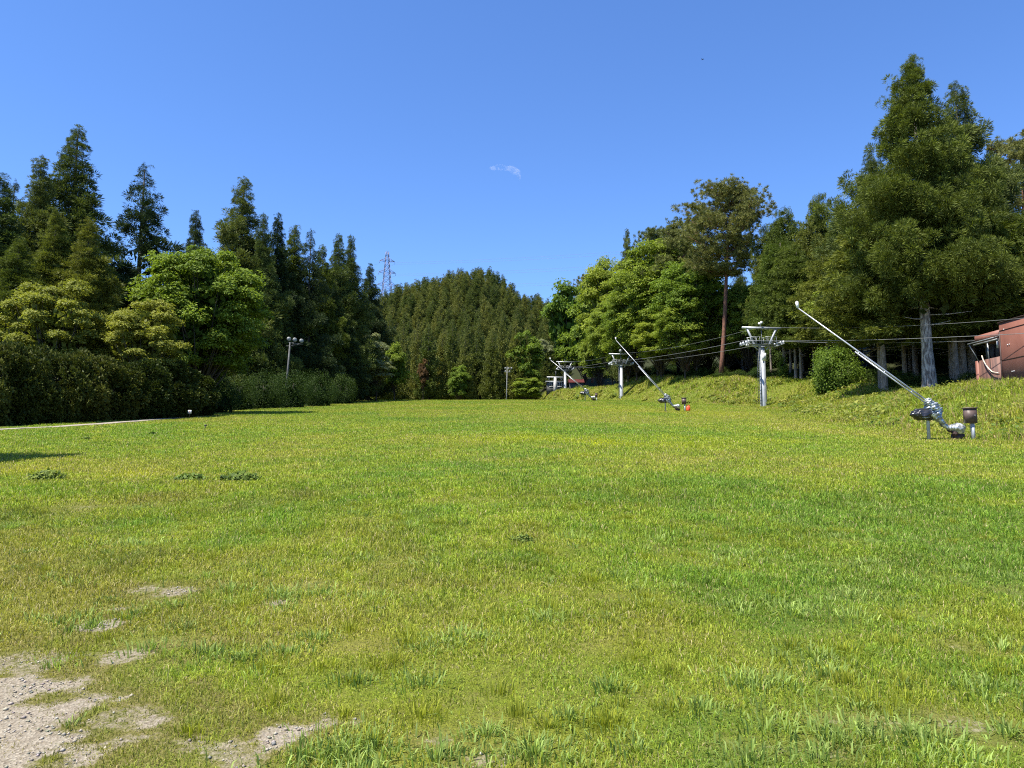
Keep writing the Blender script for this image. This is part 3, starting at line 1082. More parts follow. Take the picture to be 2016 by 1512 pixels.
random.seed(5)
BO = dict(bough=1.1, step=.46, nb=7, k=70)
CED = [cedar(101, pw=.95, **BO), cedar(102, pw=.98, **BO), cedar(103, pw=1.0, lumpy=.38, **BO), cedar(104, pw=.9, mat='cedar_blue', **BO)]
CED_GAP = cedar(105, pw=.8, dens=.75, step=.62, nb=6, bough=1.0, tuft=.5, k=60, mat='cedar_blue', lumpy=.5, lift=.2)
CED_OL = [cedar(106, pw=.95, mat='cedar_olive', **BO), cedar(107, pw=.9, mat='cedar_olive', lumpy=.35, **BO)]
CFAR = [cedar(120 + i, step=.5, nb=6, tuft=.75, k=26, width=.11, pw=.8 + .08 * i, zb=2.0, mat='cedar_far', tr=.22) for i in range(4)]
CHILL = [cedar(130 + i, step=.62, nb=6, tuft=.85, k=24, width=.1, pw=.6 + .05 * i, zb=1.0, mat='cedar_far', tr=.22) for i in range(4)]

# ---- left cedars: photo tip x, tip y, distance, crown radius, prototype, label
LG = "tall cedars along the left edge of the slope"
LEFT = [
    (0, 340, 50, 3.4, CED[0], "dark cedar cut off by the left edge of the picture"),
    (83, 305, 54, 3.3, CED[2], "second tallest cedar at far left, just left of the tallest one"),
    (153, 248, 57, 4.2, CED[1], "tallest cedar of the left forest with a pointed dark top"),
    (31, 352, 60, 2.7, CED_GAP, "thin cedar top peeping out left of the second tallest cedar"),
    (112, 412, 48, 2.6, CED_OL[0], "short olive cedar standing in front of the tallest left cedar"),
    (176, 428, 47, 2.5, CED_OL[1], "short olive cedar in front of the right foot of the tallest left cedar"),
    (38, 470, 45, 2.7, CED_OL[0], "low olive cedar near the left edge behind the pale round tree"),
    (284, 319, 62, 3.7, CED_GAP, "gappy dark cedar with sky showing through, alone above the bright green tree"),
    (245, 520, 60, 3.2, CED[3], "dark low cedar behind the gap left of the bright green tree"),
    (386, 414, 82, 3.0, CED[3], "distant cedar tip rising just above the bright green tree"),
    (481, 347, 85, 4.9, CED[0], "dense pointed cedar, tallest right of the bright green tree"),
    (519, 418, 83, 2.9, CED[2], "narrow cedar leaning on the right shoulder of the dense pointed cedar"),
    (548, 420, 88, 3.0, CED[3], "slim blue green cedar tip with a clean cone shape, middle of the left forest"),
    (581, 443, 91, 3.6, CED_OL[0], "round headed olive brown cedar in the middle of the left forest"),
    (612, 449, 90, 2.7, CED_GAP, "thin gappy cedar top right of the round headed olive cedar"),
    (636, 481, 96, 3.0, CED_OL[1], "short light olive cedar tip between taller dark ones"),
    (668, 459, 103, 3.4, CED[0], "left one of the twin cedar tips near the right end of the left forest"),
    (691, 461, 106, 3.3, CED[2], "right one of the twin cedar tips near the right end of the left forest"),
    (729, 519, 121, 3.3, CED[3], "last cedar of the left forest, with pale gaps, left of the pylon"),
    (655, 560, 98, 3.4, CED[3], "dark lower cedar below the twin cedar tips"),
    (585, 540, 97, 3.2, CED[1], "dark lower cedar behind the floodlight mast"),
    (700, 600, 112, 3.2, CED[3], "dark low cedar behind the pale leaved trees"),
]
for tx, ty, d, r, pr, lab in LEFT:
    put_top(pr, "cedar_tree", lab, "cedar tree", tx, ty, d, r * 1.42, 4.0, LG)
# forest interior behind them
rb = random.Random(3)
for i in range(30):
    y = 50 + 3.2 * i + rb.uniform(-2, 2)
    x = -(30 + rb.uniform(0, 12)) - .04 * y
    put(CED[3] if i % 2 else CED[0], "cedar_tree", "shaded cedar deep inside the left forest behind the front row", "cedar tree",
        x, y, rb.uniform(.7, .95), rb.uniform(.5, .68), "cedars inside the left forest")

# ---- the out-of-frame tree whose shadow lies on the lawn at left
put(CED[1], "cedar_tree", "cedar outside the left edge that casts the shadow on the lawn", "cedar tree", -17.0, 15.4, .9, .8, None)

# ---- left broadleaf trees
LB = dict(tr=.1, zb=.7, lobe=(.13, .24), low=-.85, sprays=62, leaf=.15)
BR = [broadleaf(201, nl=95, flat=.7, **LB), broadleaf(202, nl=95, flat=.6, **LB), broadleaf(203, nl=100, H=11, flat=.75, **LB), broadleaf(204, nl=90, flat=.65, **LB)]
BRY = broadleaf(205, nl=70, sprays=70, mat='broad_yel', flat=.5, leaf=.15, lobe=(.13, .22), low=-.85, zb=.8, squash=.9)
BRY2 = broadleaf(206, nl=70, sprays=70, mat='broad_yel', flat=.5, leaf=.15, lobe=(.13, .22), low=-.85, zb=.8, tr=.12)
BRBIG = broadleaf(207, H=12, R=5.0, zb=.5, nl=150, sprays=85, per=9, leaf=.17, flat=.66, lobe=(.12, .22), tr=.2, low=-.95)
BRP = broadleaf(208, nl=30, sprays=80, mat='broad_pale', flat=.4, leaf=.2, lobe=(.16, .3))
BRFAR = [broadleaf(210 + i, nl=60, sprays=40, per=8, leaf=.26, flat=.65, lobe=(.13, .25), low=-.85, zb=.8) for i in range(3)]


def put_crown(proto, name, label, cat, cx, top, y, hw, R0, group=None, rot=None):
    p = W(cx, top, y)
    h = p[2] - g(p[0], y)
    return put(proto, name, label, cat, p[0], y, hw * y / F_PX / R0, h / proto[1], group, rot)


put_crown(BRY, "broadleaf_tree", "pale yellowish round tree at far left above the dark hedge", "tree", 112, 518, 43, 118, 4.0)
put_crown(BRY2, "broadleaf_tree", "yellow green spreading tree right of the pale round tree", "tree", 290, 566, 44, 100, 4.0)
put_crown(BRBIG, "broadleaf_tree", "large bright green tree, biggest round crown on the left side", "tree", 405, 452, 52, 146, 5.0)
put_crown(BRP, "broadleaf_tree", "silvery white leaved tree at the right end of the left hedge", "tree", 728, 640, 112, 42, 4.0)
put_crown(BRP, "broadleaf_tree", "smaller silvery leaved tree in front of the right end of the left forest", "tree", 742, 695, 106, 38, 4.0)
put_crown(BRFAR[0], "broadleaf_tree", "rounded green tree just right of the silvery leaved trees", "tree", 778, 668, 116, 34, 4.0)

# ---- left hedge: dark conifers, then clipped round bushes
YEW = [shrub(301, 3.6, 1.9), shrub(302, 3.6, 1.7), shrub(303, 3.4, 2.1, nl=30)]
BUSH = [shrub(311, 3.0, 2.2, 'leaf', 'shrub', nl=34), shrub(312, 2.8, 2.0, 'leaf', 'shrub', nl=30)]
hz = [(-30, 676, 34, "unclipped dark conifer at the left edge, first of the hedge"),
      (40, 688, 35.5, "dark conifer of the hedge under the left half of the pale round tree"),
      (105, 704, 37, "dark conifer of the hedge under the middle of the pale round tree"),
      (165, 700, 38.5, "dark conifer of the hedge under the right half of the pale round tree"),
      (225, 716, 40, "shorter dark conifer of the hedge in the dip below the yellow green tree"),
      (280, 725, 42, "dark conifer of the hedge under the yellow green tree"),
      (335, 722, 44, "dark conifer of the hedge left of the little white sign"),
      (375, 735, 47, "last dark conifer of the hedge, above the little white sign")]
for i, (px, top, d, lab) in enumerate(hz):
    put_crown(YEW[i % 3], "conifer_shrub", lab, "shrub", px, top, d, 52, 1.8, "dark conifer hedge on the left")
bz = [(425, 745, 55, 40, "light tipped bush at the left end of the clipped hedge row"),
      (470, 742, 62, 36, "second clipped bush from the left, left of the floodlight mast"),
      (522, 737, 66, 34, "tall clipped bush just left of the floodlight mast"),
      (575, 734, 69, 34, "clipped bush hiding the foot of the floodlight mast"),
      (628, 738, 74, 30, "clipped bush right of the floodlight mast"),
      (672, 741, 88, 32, "rounded bush at the right end of the clipped hedge row")]
for i, (px, top, d, hw, lab) in enumerate(bz):
    put_crown(BUSH[i % 2], "hedge_bush", lab, "bush", px, top, d, hw, 2.1, "clipped bushes of the hedge row")

# ---- far end of the slope: cedars, then the wooded hill
rb = random.Random(9)
i = 0
for row, (yy, stp) in enumerate(((144, 26), (156, 24), (170, 24))):
    px = 742 + rb.uniform(0, 10) + row * 8
    while px < 1050:
        d = yy + rb.uniform(-4, 4)
        p = W(px, 780, d)
        h = rb.uniform(12, 19) if px < 1040 else rb.uniform(9, 14)
        put(CFAR[i % 4], "cedar_tree", "cedar in the dark wall of trees at the far end of the slope", "cedar tree",
            p[0], d, rb.uniform(.5, .72), h / 20, "cedars at the far end of the slope")
        px += stp * rb.uniform(.7, 1.3)
        i += 1
rows = np.arange(188, 342, 8.6)
cnt = 0
for r_, yy in enumerate(rows):
    u = 722 + (r_ % 2) * 9 - 12
    while u < 1118:
        d = yy + rb.uniform(-3.5, 3.5)
        if u > 1060 and d < 202:
            break
        x = (u - 1008) / F_PX * d * 1.0
        hh = rb.uniform(11.0, 14.0)
        put(CHILL[cnt % 4], "cedar_tree", "cedar among the many covering the far hill", "cedar tree",
            x, d, rb.uniform(.55, .75), hh / 20, "cedars covering the far hill")
        cnt += 1
        u += 4.7 / d * F_PX * rb.uniform(.75, 1.25)
print('hill trees', cnt)
put_crown(BRFAR[1], "broadleaf_tree", "light green tree before the far cedars, right of the far floodlight", "tree", 1035, 640, 141, 42, 4.0)
put_crown(BRFAR[2], "broadleaf_tree", "low light green tree spreading below the far floodlight mast", "tree", 1040, 735, 138, 36, 4.0)
put_crown(BRFAR[0], "broadleaf_tree", "small light green tree at the foot of the far cedars", "tree", 905, 712, 139, 26, 4.0)
MAP = broadleaf(230, H=8, R=2.2, zb=1.5, nl=22, sprays=60, leaf=.25, mat='maple')
put_crown(MAP, "broadleaf_tree", "narrow rusty brown sapling at the foot of the far cedars", "tree", 834, 700, 139, 12, 2.2)
put_crown(BRP, "broadleaf_tree", "whitish flowering tree behind the far lift towers", "tree", 1072, 655, 205, 22, 4.0)

# ---- right side broadleaf mass
RB = [
    (1118, 562, 208, 50, BRFAR[0], "darker green tree at the left end of the right woods behind the far towers"),
    (1178, 548, 174, 54, BRFAR[1], "rounded green tree at the left flank of the right woods"),
    (1218, 500, 140, 78, BR[3], "tall green tree with a rounded outline in the left part of the right woods"),
    (1290, 478, 114, 90, BR[2], "broad light green tree in the middle of the right woods"),
    (1365, 500, 102, 80, BR[0], "light green tree left of the tall red pine"),
    (1250, 560, 119, 62, BR[1], "lower bright green tree at the front edge of the right woods above the middle tower"),
    (1345, 590, 101, 60, BR[0], "lower bright yellow green tree at the front edge left of the pine trunk"),
    (1203, 600, 132, 48, BR[1], "low dark green tree above the middle lift tower"),
    (1425, 610, 103, 55, BR[2], "dark green tree behind the red pine trunk"),
    (1470, 560, 98, 55, BR[3], "green tree between the red pine and the dark cypress"),
    (1300, 630, 108, 55, BR[1], "low leafy tree filling the shade above the middle snow lance"),
    (1178, 655, 160, 38, BR[2], "low leafy tree in the shade just right of the farthest V framed tower"),
    (1235, 640, 122, 50, BR[0], "low leafy tree in the shade behind the middle lift tower"),
    (1390, 560, 112, 70, BR[1], "green tree filling the gap behind the left of the red pine trunk"),
    (1182, 690, 186, 34, BRFAR[0], "low dark leafy tree right of the dark red roofed shed"),
    (1215, 680, 168, 36, BRFAR[1], "low leafy tree at the bank top left of the middle lift tower"),
    (1150, 640, 200, 45, BRFAR[2], "dark leafy tree directly behind the dark red roofed shed"),
    (1330, 455, 122, 75, BR[3], "light green tree top below the flat olive pine crowns"),
]
for cx, top, d, hw, pr, lab in RB:
    put_crown(pr, "broadleaf_tree", lab, "tree", cx, top - 24, d, hw * 1.22, 4.0, "broadleaf trees of the right woods")
put_top(CED[0], "cedar_tree", "lone dark cedar tip rising above the broadleaf trees on the right", "cedar tree", 1234, 449, 128, 3.6, 4.0)
PIN = [pine(401, lean=(1.4, 0), side=-.15), pine(402, lean=(.5, .3), tuft=.5, npad=34)]
p1 = W(1440, 368, 95)
xb = W(1417, 757, 95)[0]
z0 = g(xb, 95)
PIN_BIG = pine(403, H=(p1[2] - z0), R=5.3, zb=.56, lean=(2.4, 0), npad=84, tr=.27, side=-.2, ntuft=44)
put(PIN_BIG, "red_pine", "tall leaning red trunked pine with a layered olive crown", "pine tree", xb, 95, 1, 1, None, rot=0)
put_top(PIN[1], "red_pine", "pine with a flat olive crown behind the broadleaf trees, right of the lone cedar tip", "pine tree", 1297, 450, 118, 3.6, 4.2, rot=1.0)
put_top(PIN[1], "red_pine", "olive pine crown just left of the tall red pine", "pine tree", 1350, 440, 108, 4.2, 4.2, rot=2.4)
put_top(PIN[0], "red_pine", "hazy olive pine crown behind the building's tall trees at the right edge", "pine tree", 1990, 268, 78, 4.2, 4.2, rot=.4)
put_top(PIN[1], "red_pine", "small olive pine above the left end of the right woods", "pine tree", 1165, 540, 212, 4.6, 4.2, rot=.9)

# ---- dark cypresses and big cedars on the right
HIN = [cedar(501, H=16, R=3.2, zb=4.5, pw=.6, mat='hinoki', bark='bark', tuft=.44, k=70, width=.048, nb=8, step=.3, droop=.6, lift=.05, tr=.16, round_=.35),
       cedar(502, H=16, R=3.2, zb=5.0, pw=.55, mat='hinoki', bark='bark', tuft=.44, k=70, width=.048, nb=8, step=.3, droop=.6, lift=.05, tr=.16, round_=.35)]
for px, top, d, r, k_, lab in [
    (1545, 405, 85, 3.4, 0, "dark cypress right of the red pine with a notched top"),
    (1508, 440, 90, 2.6, 1, "dark cypress directly right of the red pine crown"),
    (1590, 430, 80, 2.6, 0, "dark cypress above the nearest lift tower"),
    (1612, 378, 82, 2.7, 1, "cypress with a feathery pale top left of the big cedars"),
    (1660, 400, 78, 3.0, 0, "dark cypress at the left shoulder of the big cedars"),
    (1985, 420, 55, 3.4, 1, "drooping cypress directly above the brown building"),
    (1925, 400, 58, 3.2, 0, "drooping cypress left of the brown building's roof")]:
    put_top(HIN[k_], "cypress_tree", lab, "cypress tree", px, top, d, r, 3.2, "cypresses on the right bank")
xb = W(1830, 775, 53)[0]
zt = W(1790, 108, 53)[2] - g(xb, 53)
C1 = cedar(601, H=zt, R=6.2, zb=zt * .26, bough=1.15, pw=.88, step=.46, nb=7, tuft=.5, k=100, width=.036, droop=.15, mat='cedar_olive', bark='bark_pale', tr=.43, lumpy=.34)
put(C1, "cedar_tree", "huge cedar with a pale mottled trunk, tallest tree on the right", "cedar tree", xb, 53, 1, 1, None, rot=.2)
CR = [cedar(602, H=18, R=4.2, zb=5.0, bough=1.1, pw=.9, step=.5, nb=7, tuft=.5, k=90, width=.038, droop=.15, mat='cedar', bark='bark', tr=.25, lumpy=.34),
      cedar(603, H=18, R=4.2, zb=5.0, bough=1.1, pw=.85, step=.5, nb=7, tuft=.5, k=90, width=.038, droop=.15, mat='cedar', bark='bark', tr=.22, lumpy=.35)]
for tx, ty, d, r, k_, lab in [
    (1880, 163, 60, 5.4, 0, "second tall cedar with a dark pointed tip, right of the huge cedar"),
    (1712, 300, 59, 4.0, 1, "cedar forming the left shoulder of the huge cedar"),
    (1760, 330, 61, 3.6, 1, "cedar half hidden behind the left side of the huge cedar"),
    (1845, 250, 58, 3.6, 1, "cedar with a grey trunk just right of the huge mottled trunk"),
    (1950, 300, 62, 4.2, 0, "cedar right of the second tall cedar, above the brown building")]:
    put_top(CR[k_], "cedar_tree", lab, "cedar tree", tx, ty, d, r, 4.2, "big cedars on the right bank")
put_crown(BR[2], "broadleaf_tree", "light green tree at the right edge behind the cedars", "tree", 2030, 370, 66, 60, 4.0)

# bare trunks between them: trees whose crowns merge above
for px, by, d, wpx, top, lab, br in [
    (1546, 766, 83, 7.5, 470, "slim cypress with a bare pinkish trunk beside the nearest lift tower", 0),
    (1568, 766, 80, 6.5, 480, "left one of two slim bare trunked cypresses right of the nearest lift tower", 1),
    (1578, 768, 79, 6, 490, "right one of two slim bare trunked cypresses right of the nearest lift tower", 0),
    (1630, 760, 76, 7, 500, "slim bare trunk in the shade behind the bright bush", 1),
    (1741, 760, 57, 13, 420, "cypress with a straight grey trunk left of the huge mottled trunk", 1),
    (1803, 745, 66, 12, 430, "grey trunk in the shade directly left of the huge mottled trunk", 0),
    (1884, 757, 56, 14, 400, "left one of two grey trunks close beside the brown building", 1),
    (1898, 752, 58, 17, 380, "thicker right one of two grey trunks close beside the brown building", 0)]:
    x = W(px, by, d)[0]
    h = W(px, top, d)[2] - g(x, d)
    put(HIN[br], "cypress_tree", lab, "cypress tree", x, d, max(wpx * d / F_PX / 2 / .16, .62), h / 16, "bare trunked trees on the right bank")
# shaded wood behind the bank
rb = random.Random(21)
for i in range(34):
    y = 52 + i * 2.6 + rb.uniform(-2, 2)
    x = float(toe(y)) + 17 + rb.uniform(0, 14)
    put(HIN[i % 2] if i % 3 else CR[1], "cypress_tree", "shaded tree deep inside the right woods behind the front row", "cypress tree", x, y,
        rb.uniform(.8, 1.1), rb.uniform(.62, .85), "trees inside the right woods")

# ---- undergrowth on the right
GB = [shrub(321, 2.4, 1.6, 'leaf', 'broad', nl=30, leaf=.13), shrub(322, 2.0, 1.5, 'leaf', 'shrub', nl=28, leaf=.13), shrub(323, 1.6, 1.3, 'leaf', 'broad', nl=24, leaf=.12)]
put_crown(GB[0], "bush", "bright green bush at the wood edge right of the slim trunks", "bush", 1642, 694, 67, 46, 1.6)
YT = broadleaf(240, H=7, R=2.2, zb=3, nl=20, sprays=80, leaf=.18, flat=.4)
put_crown(YT, "broadleaf_tree", "young light green tree behind the tip of the nearest snow lance", "tree", 1622, 568, 74, 45, 2.2)
put_crown(YT, "broadleaf_tree", "thin young tree in front of the shaded trunks below the cedars", "tree", 1665, 640, 70, 34, 2.2)
IVY = shrub(325, 2.4, .5, 'leaf', 'broad', nl=16, tuft=.26, leaf=.12)
for px, top, d, hw, lab in [(1541, 705, 82, 8, "ivy climbing the slim pinkish trunk by the nearest lift tower"),
                            (1571, 745, 79, 7, "small ivy clump at the foot of the two slim trunks")]:
    p = W(px, top, d)
    h = p[2] - g(p[0], d)
    put(IVY, "ivy", lab, "ivy", p[0], d, hw * d / F_PX / .5, h / 2.4, None)
rb = random.Random(33)
for i in range(30):
    y = 36 + i * 3.1 + rb.uniform(-1, 1)
    x = float(toe(y)) + float(np.interp(y, [0, 60, 110, 150], [11.5, 9.5, 7.5, 6])) + rb.uniform(0, 3.5)
    if 33 < y < 50 and x > 26:
        continue
    put(GB[1], "bush", "low shaded bush under the trees along the top of the right bank", "bush", x, y, rb.uniform(.5, .85), rb.uniform(.35, .7),
        "low bushes along the top of the right bank")
for i in range(20):
    y = 55 + i * 5.5
    x = float(toe(y)) + 20 + rb.uniform(0, 8)
    put(GB[1], "bush", "dark undergrowth bush deep in the right woods", "bush", x, y, 1.5, 1.4, "undergrowth bushes in the right woods")

# ---- broad leaved weed patches on the lawn
WD = foliage("dock_leaves", (.05, .085, .02), (.19, .26, .05), trans=.3)
M['weed'] = WD


def weed(px, py, hw, hh, lab, n=260, name="weed_patch", leaf=.085):
    cx, cy = gpx(px, py)
    rng = np.random.default_rng(int(px))
    hx = hw / F_PX * cy
    hy = hx * .5
    a = rng.random(n) * 6.3
    q = np.sqrt(rng.random(n))
    x, y = cx + np.cos(a) * q * hx, cy + np.sin(a) * q * hy
    z = G(x, y) + (hh / F_PX * cy) * (.2 + 1.5 * rng.random(n)) * (1 - .5 * q)
    mb = MB()
    leaves(mb, np.stack([x, y, z], -1), np.stack([np.cos(a) * .3, np.sin(a) * .3 - .3, 0 * a + .8], -1), leaf, leaf * .6, rng, .45, .0, 1.0)
    mb2 = MB()
    z0 = g(cx, cy)
    mb.v = [v - np.array((cx, cy, z0), np.float32) for v in mb.v]
    r = thing(name, lab, "weeds", (cx, cy, z0))
    mb.build("leaves", M['weed'], r)
    return r


weed(93, 945, 34, 14, "clump of broad leaved weeds at left, below the shadow on the lawn", 230)
weed(375, 948, 34, 10, "left, sparser half of the long weed patch across the lawn", 160)
weed(475, 947, 42, 13, "right, denser half of the long weed patch across the lawn", 240)
weed(168, 866, 10, 4, "tiny dark weed tuft near the path on the left", 40, leaf=.1)
weed(300, 855, 10, 3, "tiny weed tuft right of the tiny dark tuft by the path", 34, leaf=.1)
weed(1028, 1068, 26, 12, "small pale patch of clover in the middle of the lawn", 160, leaf=.035)

# ------------------------------------------------------------------ path
mb = MB()
q = np.linspace(PATH_Y[0], 44, 60)
cxs = np.interp(q, PATH_Y, PATH_X)
pv = []
for yy, xx in zip(q, cxs):
    wv = .35 + .2 * (N2(xx, yy, 1.3) - .5)
    for o_ in (-1, -.33, .33, 1):
        pv.append((xx - .25 + o_ * wv, yy, g(xx - .25 + o_ * wv, yy) + .02))
pf = [(i * 4 + k, i * 4 + k + 1, i * 4 + k + 5, i * 4 + k + 4) for i in range(len(q) - 1) for k in range(3)]
mb.add(pv, pf)
M['path'] = surf("sandy_path", (.22, .19, .145), (.32, .285, .23), 6, .95, bump=.3)
tag(mb.build("path", M['path']), None, None, kind="structure")

# ------------------------------------------------------------------ lift towers
T_D = [(1504, 71.0), (1224, 117.0), (1113, 160.0)]
T_XY = [(W(px, 800, d)[0], d) for px, d in T_D]
ldir = norm(np.array((T_XY[2][0] - T_XY[0][0], T_XY[2][1] - T_XY[0][1], 0.0)))
LROT = math.atan2(ldir[1], ldir[0]) - PI / 2
TOP_Z = 5.62


def lift_tower(label, loc, group):
    t = thing("lift_tower", label, "lift tower", loc, LROT, group)
    MB().tube([(0, 0, -.5), (0, 0, .02), (0, 0, 5.5)], [.33, .31, .235], 20).build("pole", M['galv'], t, True)
    b = MB()
    b.box((0, 0, TOP_Z), (2.3, .22, .2))
    b.bar((-.42, 0, 5.25), (-.75, 0, 5.55), .08).bar((.42, 0, 5.25), (.75, 0, 5.55), .08)
    b.disc((0, 0, 5.5), (0, 0, 1), .33, 20, .05)
    b.build("crossarm", M['galv'], t)
    for s in (-1, 1):
        MB().bar((s * .72, 0, 5.72), (s * 1.42, 0, 7.2), .16, .16).build("strut", M['galv'], t)
    MB().box((0, 0, 7.29), (3.75, .2, .18)).build("top_beam", M['galv'], t)
    w = MB()
    for s in (-1, 1):
        for yy in (-.35, .35):
            for q in (.35, .8, 1.25):
                w.bar((s * q, yy, 5.66), (s * q, yy, 6.45), .018)
            w.bar((s * .2, yy, 6.42), (s * 1.3, yy, 6.42), .028)
            w.bar((s * .2, yy, 6.05), (s * 1.3, yy, 6.05), .022)
    w.box((0, .0, 5.735), (2.7, .6, .025))
    w.build("work_platform", M['galv'], t)
    for s in (-1, 1):
        a_ = MB()
        xx = s * 1.68
        a_.bar((s * 1.16, 0, TOP_Z), (xx - s * .06, 0, TOP_Z), .16)
        a_.bar((xx, -1.0, 5.72), (xx, 1.0, 5.72), .07, .1)
        a_.bar((xx - s * .12, -.5, 5.9), (xx - s * .12, .5, 5.9), .06)
        o = a_.build("sheave_frame", M['galv'], t)
        for yy in (-.85, -.3, .3, .85):
            wv = MB()
            wv.disc((xx, yy, 5.86), (1, 0, 0), .17, 16, .07)
            wv.disc((xx, yy, 5.86), (1, 0, 0), .09, 10, .14)
            wv.build("sheave_wheel", M['galv'], o)
    l = MB()
    for s in (-.16, .16):
        l.tube([(-.42, s - .0, .2), (-.42, s, 5.6)], .018, 5)
    z = .5
    while z < 5.5:
        l.tube([(-.42, -.16, z), (-.42, .16, z)], .012, 4)
        z += .32
    for z in (1.2, 3.2, 5.0):
        l.bar((-.42, 0, z), (-.25, 0, z), .03)
    l.build("ladder", M['galv_dark'], t)
    c = MB()
    c.tube([(-.1, -.02, 7.35), (-.1, -.02, 7.75)], .03, 6)
    c.tube([(0, .02, 5.7), (0, .02, 7.2)], .035, 6)
    c.build("mast", M['galv_dark'], t)
    return t


LT = "grey lift towers beside the slope"
z = [g(*p) for p in T_XY]
zt1 = W(1504, 802, 71)[2]
tw = lift_tower("nearest grey lift tower with a white plate on its pole", (T_XY[0][0], T_XY[0][1], min(z[0], zt1 + .1)), LT)
hn = MB()
hn.tube([(-.1, -.02, 7.70), (-.1, -.28, 7.78)], [.05, .13], 12)
hn.tube([(-.1, .02, 7.70), (-.1, .22, 7.76)], [.05, .11], 12)
horn = hn.build("loudspeaker", M['white'], tw)
sc2 = 1.0
tw2 = dup(tw, (T_XY[1][0], T_XY[1][1], W(1224, 791, 117)[2]), LROT, "middle grey lift tower with a white lamp on top, in front of the steep bank", LT)
tw3 = dup(tw, (T_XY[2][0], T_XY[2][1], W(1113, 781, 160)[2]), LROT, "farthest grey lift tower with a V frame, on the mound", LT)
for t_ in (tw2, tw3):
    for ch in list(t_.children):
        if ch.name.startswith("loudspeaker"):
            bpy.data.objects.remove(ch)
lm = MB()
lm.tube([(-.1, -.3, 7.75), (-.1, .1, 7.8)], [.26, .2], 14)
lm.build("floodlight", M['lamp'], tw2)
pl = MB()
pl.box((0.03, -.285, 4.55), (.42, .012, .72))
plate = pl.build("number_plate", M['white'], tw)
mk = MB()
mk.box((0.03, -.2935, 4.62), (.05, .004, .3))
mk.box((0.03, -.2935, 4.45), (.17, .004, .035))
mk.build("plate_mark", M['galv_dark'], plate)
cb = MB()
pts = [(.05 + .0 * k, -.33 + .004 * k, 2.6 - .14 * k) for k in range(4)] + [(.12 + .05 * k, -.32 + .02 * k, 2.1 - .16 * k) for k in range(6)]
cb.tube(pts, .018, 5)
cb.build("loose_cable", M['dark'], tw)
pi_ = MB()
pi_.tube([(-.3, -.22, 0), (-.3, -.22, 5.4)], .03, 6)
pi_.build("conduit", M['galv_dark'], tw)


# T-shaped tower at the upper end and the hut behind it
d = 186
x4, z4 = W(1093, 771, d)[0], W(1093, 771, d)[2]
t4 = thing("lift_tower", "small T shaped white lift tower on the mound in front of the hut", "lift tower", (x4, d, z4), LROT)
MB().tube([(0, 0, -1.0), (0, 0, 3.4)], [.46, .34], 16).build("pole", M['concrete'], t4, True)
b = MB()
b.box((0, 0, 3.5), (4.0, .35, .22))
b.bar((-1.5, 0, 3.4), (-1.5, 0, 2.8), .12).bar((1.5, 0, 3.4), (1.5, 0, 2.8), .12)
b.build("top_beam", M['white'], t4)
MB().tube([(.2, 0, 3.6), (.2, 0, 5.0)], .05, 6).build("mast", M['galv_dark'], t4)
hx, hd = W(1093, 771, 190)[0], 190
hutt = thing("hut", "low grey lift hut with white framed windows behind the T shaped tower", "hut", (hx, hd, W(1093, 772, hd)[2]), 0)
MB().box((0, 0, .9), (4.2, 3, 3.0)).build("wall", M['hutwall'], hutt)
MB().box((0, 0, 2.48), (4.8, 3.6, .16)).build("roof", M['galv'], hutt)
for s in (-1, 1):
    f = MB()
    for q in (-.52, 0, .52):
        f.box((s * 1.02 + q, -1.54, 1.72), (.07, .08, 1.0))
    f.box((s * 1.02, -1.545, 2.2), (1.11, .085, .07)).box((s * 1.02, -1.545, 1.24), (1.11, .085, .07))
    fo = f.build("window", M['white'], hutt)
    MB().box((s * 1.02, -1.515, 1.72), (1.05, .03, .92)).build("pane", M['glass'], fo)
rs = W(1134, 752, 196)
shed = thing("shed", "dark red roofed shed half hidden in the trees behind the far towers", "shed", (rs[0], 196, g(rs[0], 196)), 0)
hsh = max(rs[2] - g(rs[0], 196), 1.5)
MB().box((0, 0, hsh / 2 - .3), (3.2, 2.6, hsh)).build("wall", M['hutwall'], shed)
r_ = MB()
r_.add([(-2, -1.8, hsh - .3), (2, -1.8, hsh - .3), (2, 0, hsh + .7), (-2, 0, hsh + .7), (-2, 1.8, hsh - .3), (2, 1.8, hsh - .3)],
       [(0, 1, 2, 3), (3, 2, 5, 4)])
r_.build("roof", M['redroof'], shed)
cbx = W(1111, 774, 176)
cblock = thing("concrete_block", "pale concrete foundation block behind the farthest V framed tower", "concrete block", (cbx[0], 176, cbx[2] - .6), .1)
cm = MB()
cm.box((0, 0, .3), (2.2, 1.4, 1.2)).box((.2, 0, .97), (1.5, 1.0, .14))
cm.build("block", M['concrete'], cblock)


# ---- ropes
def rope(pts3, r, label, name="lift_cable", sag=.25, group="cables of the lift"):
    P = []
    for i in range(len(pts3) - 1):
        a_, b_ = np.array(pts3[i], float), np.array(pts3[i + 1], float)
        L = np.linalg.norm(b_ - a_)
        for f in np.linspace(0, 1, 18, endpoint=(i == len(pts3) - 2)):
            p_ = a_ + (b_ - a_) * f
            p_[2] -= sag * (L / 45) * 4 * f * (1 - f)
            P.append(p_)
    mbr = MB()
    mbr.tube(P, r, 6)
    o = mbr.build(name, M['rope'], None, True)
    tag(o, label, "cable", group)


def tpt(k, lx, lz):
    t_ = (tw, tw2, tw3)[k]
    c_, s_ = math.cos(LROT), math.sin(LROT)
    return (t_.location[0] + c_ * lx, t_.location[1] + s_ * lx, t_.location[2] + lz)


